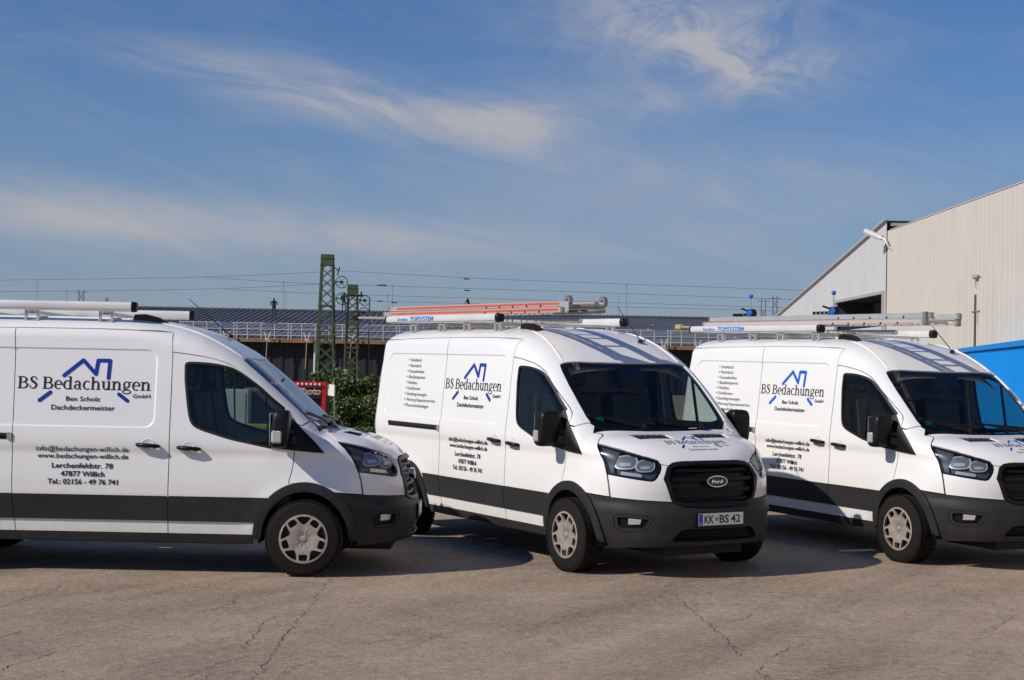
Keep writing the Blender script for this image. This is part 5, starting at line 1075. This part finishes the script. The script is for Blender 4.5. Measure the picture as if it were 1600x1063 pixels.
# ------------------------------------------------------------ photo booth, boards, cabinets, hedge
def build_booth():
    RED = mat('booth_red', (.52, .014, .018), .4); BK = mat('booth_black', (.008, .008, .009), .5); BULB = mat('bulb_white', (.82, .78, .70), .4)
    p = empty('photo_booth', (-4.05, 29.5, 0)); tag(p, 'black photo booth with red frame and bulb lined top', 'photo booth')
    x0, x1, zt = -.62, .545, 1.575
    b = MB(); b.box((x0, 0, .05), (x1-.09, 1.3, zt-.1)); b.build('cabin', BK, p)
    b = MB(); b.box((x0-.02, -.06, zt-.085), (x1+.01, .06, zt+.005), 0, .01); b.build('top_beam', RED, p)
    for x in (x1-.08, x0): b = MB(); b.box((x, -.05, 0), (x+.075, .05, zt-.09), 0, .008); b.build('post', RED, p)
    for k in range(13): b = MB(); b.lathe([(0, -.105), (.018, -.098), (.024, -.08), (.018, -.06)], (x0+.06+k*.082, 0, zt-.04), 'y', 10); b.build('bulb', BULB, p)
    U, T = sans_text('Photo', .05); U, T = fit((U, T), .02, .450, zt-.225, .112, SC); o1 = mesh_obj('sign_edge', [(u[0], -.058, u[1]) for u in U], T, BULB, p)
    U, T = sans_text('Photo', .005); U, T = fit((U, T), .03, .440, zt-.218, .096, SC); mesh_obj('sign_letters', [(u[0], -.064, u[1]) for u in U], T, RED, p)
    b = MB(); b.box((-.6, -.052, zt-.31), (.455, -.045, zt-.10)); b.build('sign_panel', BK, p)
    V = [(.06, -.07, .98), (.20, -.08, .94), (.36, -.07, 1.00), (.44, -.06, .98), (.45, -.06, 1.10), (.33, -.09, 1.12), (.20, -.07, 1.16), (.08, -.08, 1.14)]; c = mesh_obj('blue_cloth', V, [(0, 1, 6, 7), (1, 2, 5, 6), (2, 3, 4, 5)], mat('blue_cloth', (.03, .2, .62), .8)); c.location = (-4.05, 29.5, 0); tag(c, 'crumpled blue cloth hanging in the black photo booth', 'cloth')
    sgn = empty('white_board', (-3.42, 29.4, 0)); tag(sgn, 'blank white board right of the photo booth', 'board')
    b = MB(); b.add([(-.09, .1, 1.34), (.075, 0, 1.315), (.075, 0, 1.535), (-.09, .1, 1.55), (-.09, .115, 1.34), (.075, .015, 1.315), (.075, .015, 1.535), (-.09, .115, 1.55)], [(3,2,1,0),(4,5,6,7),(0,1,5,4),(1,2,6,5),(2,3,7,6),(3,0,4,7)]); b.build('panel', mat('board_white', (.74, .73, .68), .6), sgn); b = MB(); b.tube([(.07, .13, 0), (.07, .13, 1.5)], .012, 6); b.build('stake', STEEL, sgn)
    cb = empty('white_cabinet', (-4.67, 25, 0)); tag(cb, 'white cabinet seen through the left van side window', 'cabinet'); b = MB(); b.box((-.55, 0, .04), (.45, .5, 1.49), 0, .01); b.build('body', mat('cabinet_white', (.66, .68, .66), .5), cb); b = MB(); b.box((-.5, -.012, .1), (.4, -.002, 1.44)); b.build('door', MATS['cabinet_white'], cb)
    cg = empty('grey_cabinet', (-3.94, 25.3, 0)); tag(cg, 'grey cabinet right of the white one behind the left van', 'cabinet'); b = MB(); b.box((-.26, 0, .04), (.5, .5, 1.47), 0, .01); b.build('body', mat('cabinet_grey', (.13, .135, .14), .6), cg); b = MB(); b.box((.0, -.02, 1.0), (.06, -.001, 1.1)); b.build('handle', STEEL, cg)
    yb = empty('yellow_bin', (-3.72, 23.0, 0)); tag(yb, 'dull yellow bin behind the left van', 'bin'); b = MB(); b.prism([(-.14, .0), (.14, .0), (.18, .95), (-.18, .95)], 1, -.15, .15); b.build('body', mat('bin_yellow', (.40, .36, .05), .6), yb); b = MB(); b.box((-.2, -.18, .95), (.2, .18, 1.02), 0, .015); b.build('lid', MATS['bin_yellow'], yb)
build_booth()
def build_shrub(x, y, w, h, n, label, seed, cols):
    rng = np.random.RandomState(seed); s = empty('hedge_shrub', (x, y, 0)); tag(s, label, 'shrub', 'shrubs behind the vans')
    b = MB(); tips = []
    for k in range(9):
        a = rng.uniform(0, 6.28); r = w*rng.uniform(.1, .36); t = (r*math.cos(a), r*.8*math.sin(a), h*rng.uniform(.7, .97)); tips.append(t); b.tube([(rng.uniform(-.06, .06), rng.uniform(-.06, .06), 0), (t[0]*.45, t[1]*.45, t[2]*.5), t], [.03, .018, .006], 5)
    b.build('stems', mat('bark', (.05, .038, .026), .9) if 'bark' not in MATS else MATS['bark'], s)
    nc = 26; cl = np.stack([rng.normal(0, w*.24, nc), rng.normal(0, w*.2, nc), h*(.12+.78*rng.beta(1.6, 1.1, nc))], 1); cr = rng.uniform(.16, .34, nc)*h*.62
    cl = np.concatenate([cl, np.array(tips)]); cr = np.concatenate([cr, np.full(len(tips), .13*h)]); V = []; F = []; M = []
    for i in range(n):
        k = rng.randint(len(cl)); d = rng.normal(0, 1, 3); d /= np.linalg.norm(d); p = cl[k]+d*cr[k]*rng.uniform(.5, 1.08)
        if p[2] < .03: continue
        L_ = rng.uniform(.04, .11); u = rng.normal(0, 1, 3)+d*.6; u /= np.linalg.norm(u); v = np.cross(u, rng.normal(0, 1, 3)); v /= np.linalg.norm(v)+1e-9; nn = np.cross(u, v)
        q = len(V); V += [p, p+u*L_*.5+v*L_*.30+nn*L_*.08, p+u*L_, p+u*L_*.5-v*L_*.30+nn*L_*.08]; F += [(q, q+1, q+2), (q, q+2, q+3)]; mi = 0 if rng.rand() < .45 else (1 if rng.rand() < .5 else 2); M += [mi, mi]
    o = mesh_obj('foliage', V, F, cols, s); o.data.polygons.foreach_set('material_index', M); tag(o, kind='stuff'); return s
def leafm(name, c):
    m = mat(name, c, .55, var=(3, .25)); b = m.node_tree.nodes['Principled BSDF']; b.inputs['Subsurface Weight'].default_value = 0; return m
LEAF = [leafm('leaf_mid', (.050, .085, .018)), leafm('leaf_dark', (.030, .055, .014)), leafm('leaf_light', (.15, .19, .030))]  # leaf_light paints sun-lit leaves into the colour, along with yellowish green shoots
sh = [(-4.05, 34.2, 1.2, 1.70, 'shrub rising just behind the photo booth'), (-3.70, 33.6, 1.5, 1.60, 'dense shrub right of the white board'), (-3.15, 34.0, 1.3, 1.58, 'shrub below the hanging weights, left of the middle van'), (-2.62, 33.8, 1.2, 1.62, 'shrub touching the rear edge of the middle van'), (-6.8, 35.2, 1.8, 1.7, 'shrub behind the left van cab'), (-1.5, 34.6, 1.5, 1.5, 'shrub hidden behind the middle van rear'), (-3.35, 32.0, 1.1, 1.15, 'low shrub in front of the hedge beside the booth')]
for i, (x, y, w, h, lb) in enumerate(sh): build_shrub(x, y, w, h, 5200, lb, 30+i, LEAF)

# ------------------------------------------------------------ the vans
def rack_tube(par, y, x0, x1, zc, txt=False):
    b = MB(); n = 20; rr = .046; prof = []
    V = []; F = []; xs = (x0, x1)
    sec = [(.050*math.copysign(abs(math.cos(a))**.6, math.cos(a)), .046*math.copysign(abs(math.sin(a))**.6, math.sin(a))) for a in np.linspace(0, 2*math.pi, n+1)[:-1]]
    for x in xs: V += [(x, y+p[0], zc+p[1]) for p in sec]
    F = [(k, (k+1) % n, n+(k+1) % n, n+k) for k in range(n)]+[tuple(range(n)), tuple(range(2*n-1, n-1, -1))]
    t = auto_smooth(b.add(V, F).build('roof_tube', ALUL, par), 40)
    for x, d in ((x0, -1), (x1, 1)):
        b = MB(); V = []
        for o, sc in ((0, 1.06), (.030, 1.05), (.046, .85)): V += [(x+d*o, y+p[0]*sc, zc+p[1]*sc) for p in sec]
        F = [(j*n+k, j*n+(k+1) % n, (j+1)*n+(k+1) % n, (j+1)*n+k) for j in range(2) for k in range(n)]+[tuple(range(n)), tuple(range(2*n, 3*n))]; auto_smooth(b.add(V, F).build('end_cap', BLACK, t), 40)
    b = MB(); b.box((x0+.02, y-.052 if y < 0 else y+.046, zc-.034), (x1-.02, y-.046 if y < 0 else y+.052, zc-.026)); b.build('t_slot', STEEL, t)
    if txt:
        for U, T in (fit(sans_text('Sortimo', .01), 0, .27, 0, .042, SC), fit(sans_text('TOPSYSTEM', .03), .33, .92, 0, .048, SC)):
            U = U+np.stack([U[:, 1]*.25, 0*U[:, 1]], 1); mesh_obj('tube_lettering', [(x0+.30+u[0], y-.0535, zc-.016+u[1]) for u in U], T, MATS.get('tube_blue') or mat('tube_blue', (.03, .25, .75), .4), t)
    return t
def roof_rack(van, xf, txt, extra_pole=True):
    r = empty('roof_rack', parent=van)
    for y in (-.72, .72): rack_tube(r, y, -4.56, xf+(0 if y < 0 else .25), 2.436 if y < 0 else 2.418, txt and y < 0)
    for k, x in enumerate((-3.91, -3.20, -2.62, -1.93)):
        b = MB(); b.bar((x, -.74, 2.374), (x, .74, 2.374), .055, .028); bar = b.build('cross_bar', ALU, r)
        for y in (-.72, .72):
            b = MB()
            for dx in (-.055, .055): b.bar((x+dx, y, 2.284), (x+dx, y, 2.392), .022, .03)
            b.bar((x-.066, y, 2.290), (x+.066, y, 2.290), .05, .012); b.bar((x-.06, y, 2.366), (x+.06, y, 2.366), .04, .012); b.build('bracket', ALU, bar)
    b = MB(); b.prism([(-1.72, 2.30), (-1.70, 2.372), (-1.60, 2.378), (-1.48, 2.35), (-1.38, 2.295)], 1, -.58, -.48); auto_smooth(b.build('aero_foot', BLACK, r), 30)
    if extra_pole: b = MB(); b.tube([(-3.9, -.28, 2.42), (-1.25, -.12, 2.41)], .028, 8); auto_smooth(b.build('spare_pole', ALU, r), 40)
    return r
def build_ladder(van, x0, x1, stripe, label, z0=2.505):
    l = empty('ladder'); l.matrix_world = van.matrix_world.copy(); tag(l, label, 'ladder', 'ladders on the van roofs')
    for lev, (z, w, xa, xb) in enumerate(((z0, .0, x0, x1), (z0+.062, -.03, x0+.10, x1+.06 if not stripe else x1-.02))):
        for y in (-.70-w, -.26+w):
            b = MB(); b.box((xa, y-.016, z-.028), (xb, y+.016, z+.028), 0, .004); rl = b.build('rail', ALU, l)
            if stripe or lev == 0:
                b = MB(); m_ = ORANGE if stripe else MATS.get('faded_pink') or mat('faded_pink', (.55, .40, .36), .5); b.box((xa+(.05 if not stripe else .2), y-.0175, z-.012), (xb-.06, y+.0175, z+.014)); b.build('rail_stripe', m_, rl)
            for q_ in (np.arange(xb-1.55, xb-.15, .28) if y < -.5 else []): b = MB(); b.box((q_, y-.0195, z-.030), (q_+.022, y-.0165, z-.004)); b.build('rung_end', BLACK, rl)
            for x in (xa, xb): b = MB(); b.box((x-.02, y-.019, z-.031), (x+.02, y+.019, z+.031), 0, .005); b.build('end_plug', STEEL, rl)
        k = 0; x = xa+.18
        while x < xb-.12:
            b = MB(); b.tube([(x, -.685-w, z), (x, -.275+w, z)], .015, 8); auto_smooth(b.build('rung', ALU, l), 40); x += .28; k += 1
    if stripe:
        for y in (-.66, -.24):
            b = MB(); b.lathe([(.02, -.016), (.058, -.02), (.060, 0), (.058, .02), (.02, .016)], (x1+.04, y, z0+.085), 'y', 22); w_ = auto_smooth(b.build('guide_wheel', STEEL, l), 40); b = MB(); b.box((x1-.05, y-.03, z0-.02), (x1+.09, y-.022, z0+.085), 0, .004); b.build('wheel_bracket', ALU, w_)
        b = MB(); b.tube([(x1-.2, -.68, z0-.03), (x1+.05, -.5, z0-.02), (x1+.12, -.27, z0)], .025, 8); b.tube([(x1-.1, -.66, z0+.03), (x1+.06, -.45, z0+.04), (x1+.10, -.27, z0+.04)], .022, 8); auto_smooth(b.build('stay_bar', STEEL, l), 40)
    else:
        for y in (-.70, -.26): b = MB(); b.box((x1-.02, y-.03, z0-.04), (x1+.03, y+.03, z0+.10), 0, .008); b.build('end_shoe', STEEL, l)
    return l
def ladder_clamp(van, x, label):
    c = empty('ladder_clamp'); c.matrix_world = van.matrix_world.copy(); tag(c, label, 'clamp', 'blue ladder clamps')
    z = 2.60; y = -.45
    b = MB(); b.bar((x-.34, y, z+.02), (x+.02, y, z+.02), .03, .012); b.bar((x-.34, y, z+.042), (x+.02, y, z+.042), .03, .012)
    for k in range(5): b.bar((x-.33+k*.08, y, z+.014), (x-.33+k*.08, y, z+.046), .03, .014)
    b.build('ratchet_bar', BLACK, c); b = MB(); b.box((x-.02, y-.035, z-.01), (x+.13, y+.035, z+.10), 0, .02); b.bar((x-.16, y, z+.11), (x+.02, y, z+.07), .02, .02); b.build('body', BLACK, c)
    b = MB(); b.lathe([(0, -.052), (.042, -.05), (.052, -.04), (.052, .04), (0, .05)], (x+.07, y, z+.045), 'y', 6); b.build('knob', CLAMPB, c)
    b = MB(); b.tube([(x+.04, y, z+.10), (x+.04, y, z+.25)], .006, 6); b.build('rod', STEEL, c); b = MB(); b.lathe([(0, .29), (.018, .286), (.027, .27), (.027, .255), (.018, .24), (0, .236)], (x+.04, y, z), 'z', 14); auto_smooth(b.build('ball', CLAMPB, c), 60)
    b = MB(); b.bar((x-.02, y, z-.12), (x-.02, y, z+.02), .03, .03); b.build('post', STEEL, c)

def place(van, pose): van.location = (pose[0], pose[1], pose[5]); van.rotation_euler = (pose[4], -pose[3], pose[2])
van1 = build_van(); van2 = copy_tree(van1); van3 = copy_tree(van1)
for v, p, lb in ((van1, POSES[0], 'white van cut off by the left edge, seen side on'), (van2, POSES[1], 'middle white van with an orange striped ladder on its roof rack'), (van3, POSES[2], 'rightmost white van with blue clamps on its roof rack')):
    place(v, p); tag(v, lb, 'van', 'white roofing vans parked in the yard')
bpy.context.view_layer.update()
roof_rack(van1, -1.69, False, False); roof_rack(van2, -1.93, True); roof_rack(van3, -1.87, True)
build_ladder(van2, -4.74, -.70, True, 'aluminium ladder with orange stripes on the middle van'); build_ladder(van3, -4.34, -.10, False, 'plain aluminium ladder on the rightmost van')
ladder_clamp(van3, -3.70, 'blue ladder clamp with ball topped rod, rear one on the right van'); ladder_clamp(van3, -2.02, 'blue ladder clamp with ball topped rod, front one on the right van')
def part_of(v, *names):
    o = v
    for n in names:
        o = next(c for c in o.children if c.name.split('.')[0] == n)
    return o
# number on the middle van's plate
pl = next(c for c in part_of(van2, 'bumper').children if c.name.startswith('number_plate')); zx = max(v.co.x for v in pl.data.vertices)+.0015
for U, T in (fit(sans_text('KK', .02), -.195, -.085, 0, .075, SC), fit(sans_text('BS', .02), -.020, .090, 0, .075, SC), fit(sans_text('42', .02), .115, .225, 0, .075, SC)): mesh_obj('plate_lettering', [(zx, u[0], .520+u[1]) for u in U], T, INK, pl)
U, T = fit(sans_text('D', .02), -.247, -.232, .514, .018, SC); mesh_obj('country_letter', [(zx+.003, u[0], u[1]) for u in U], T, PLATEW, pl)
b = MB(); b.lathe([(0, .0012), (.020, .0012)], (zx-.001, -.052, .556), 'x', 18); b.build('plate_seal', STEEL, pl)
# brighter blue emblems on the right-hand van
for par, nm in (('sliding_door', 'roof_emblem'), ('bonnet', 'bonnet_emblem')):
    o = part_of(van3, par, nm); o.material_slots[0].link = 'OBJECT'; o.material_slots[0].material = BLUE3
# papers on the right van's dash
V = [(-.10, -.62, 1.27), (.02, -.60, 1.275), (.04, -.34, 1.275), (-.10, -.36, 1.275), (-.16, -.48, 1.31), (-.02, -.5, 1.30)]
o = mesh_obj('paper_sheet', V, [(0, 1, 5, 4), (1, 2, 5), (2, 3, 4, 5)], PAPER); o.matrix_world = van3.matrix_world.copy(); tag(o, 'crumpled teal paper on the right van dashboard', 'paper')
# broom poles sticking out behind the racks
for v, x0, m_, hm, lb in ((van2, -5.79, 'pole_grey', BLACK, 'grey pole with a dark end sticking out behind the middle van'), (van3, -5.12, 'pole_grey', 'tip_yellow', 'grey pole with a yellow end sticking out behind the right van')):
    p = empty('pole'); p.matrix_world = v.matrix_world.copy(); tag(p, lb, 'pole', 'poles lying on the roof racks')
    b = MB(); b.tube([(x0+.05, -.60, 2.478), (-2.6, -.60, 2.425)], .017, 8); auto_smooth(b.build('shaft', MATS.get('pole_grey') or mat('pole_grey', (.33, .30, .26), .6), p), 40)
    b = MB(); b.box((x0-.05, -.635, 2.445), (x0+.09, -.565, 2.513), 0, .012); b.build('end_block', hm if hm is BLACK else (MATS.get('tip_yellow') or mat('tip_yellow', (.42, .36, .12), .6)), p)
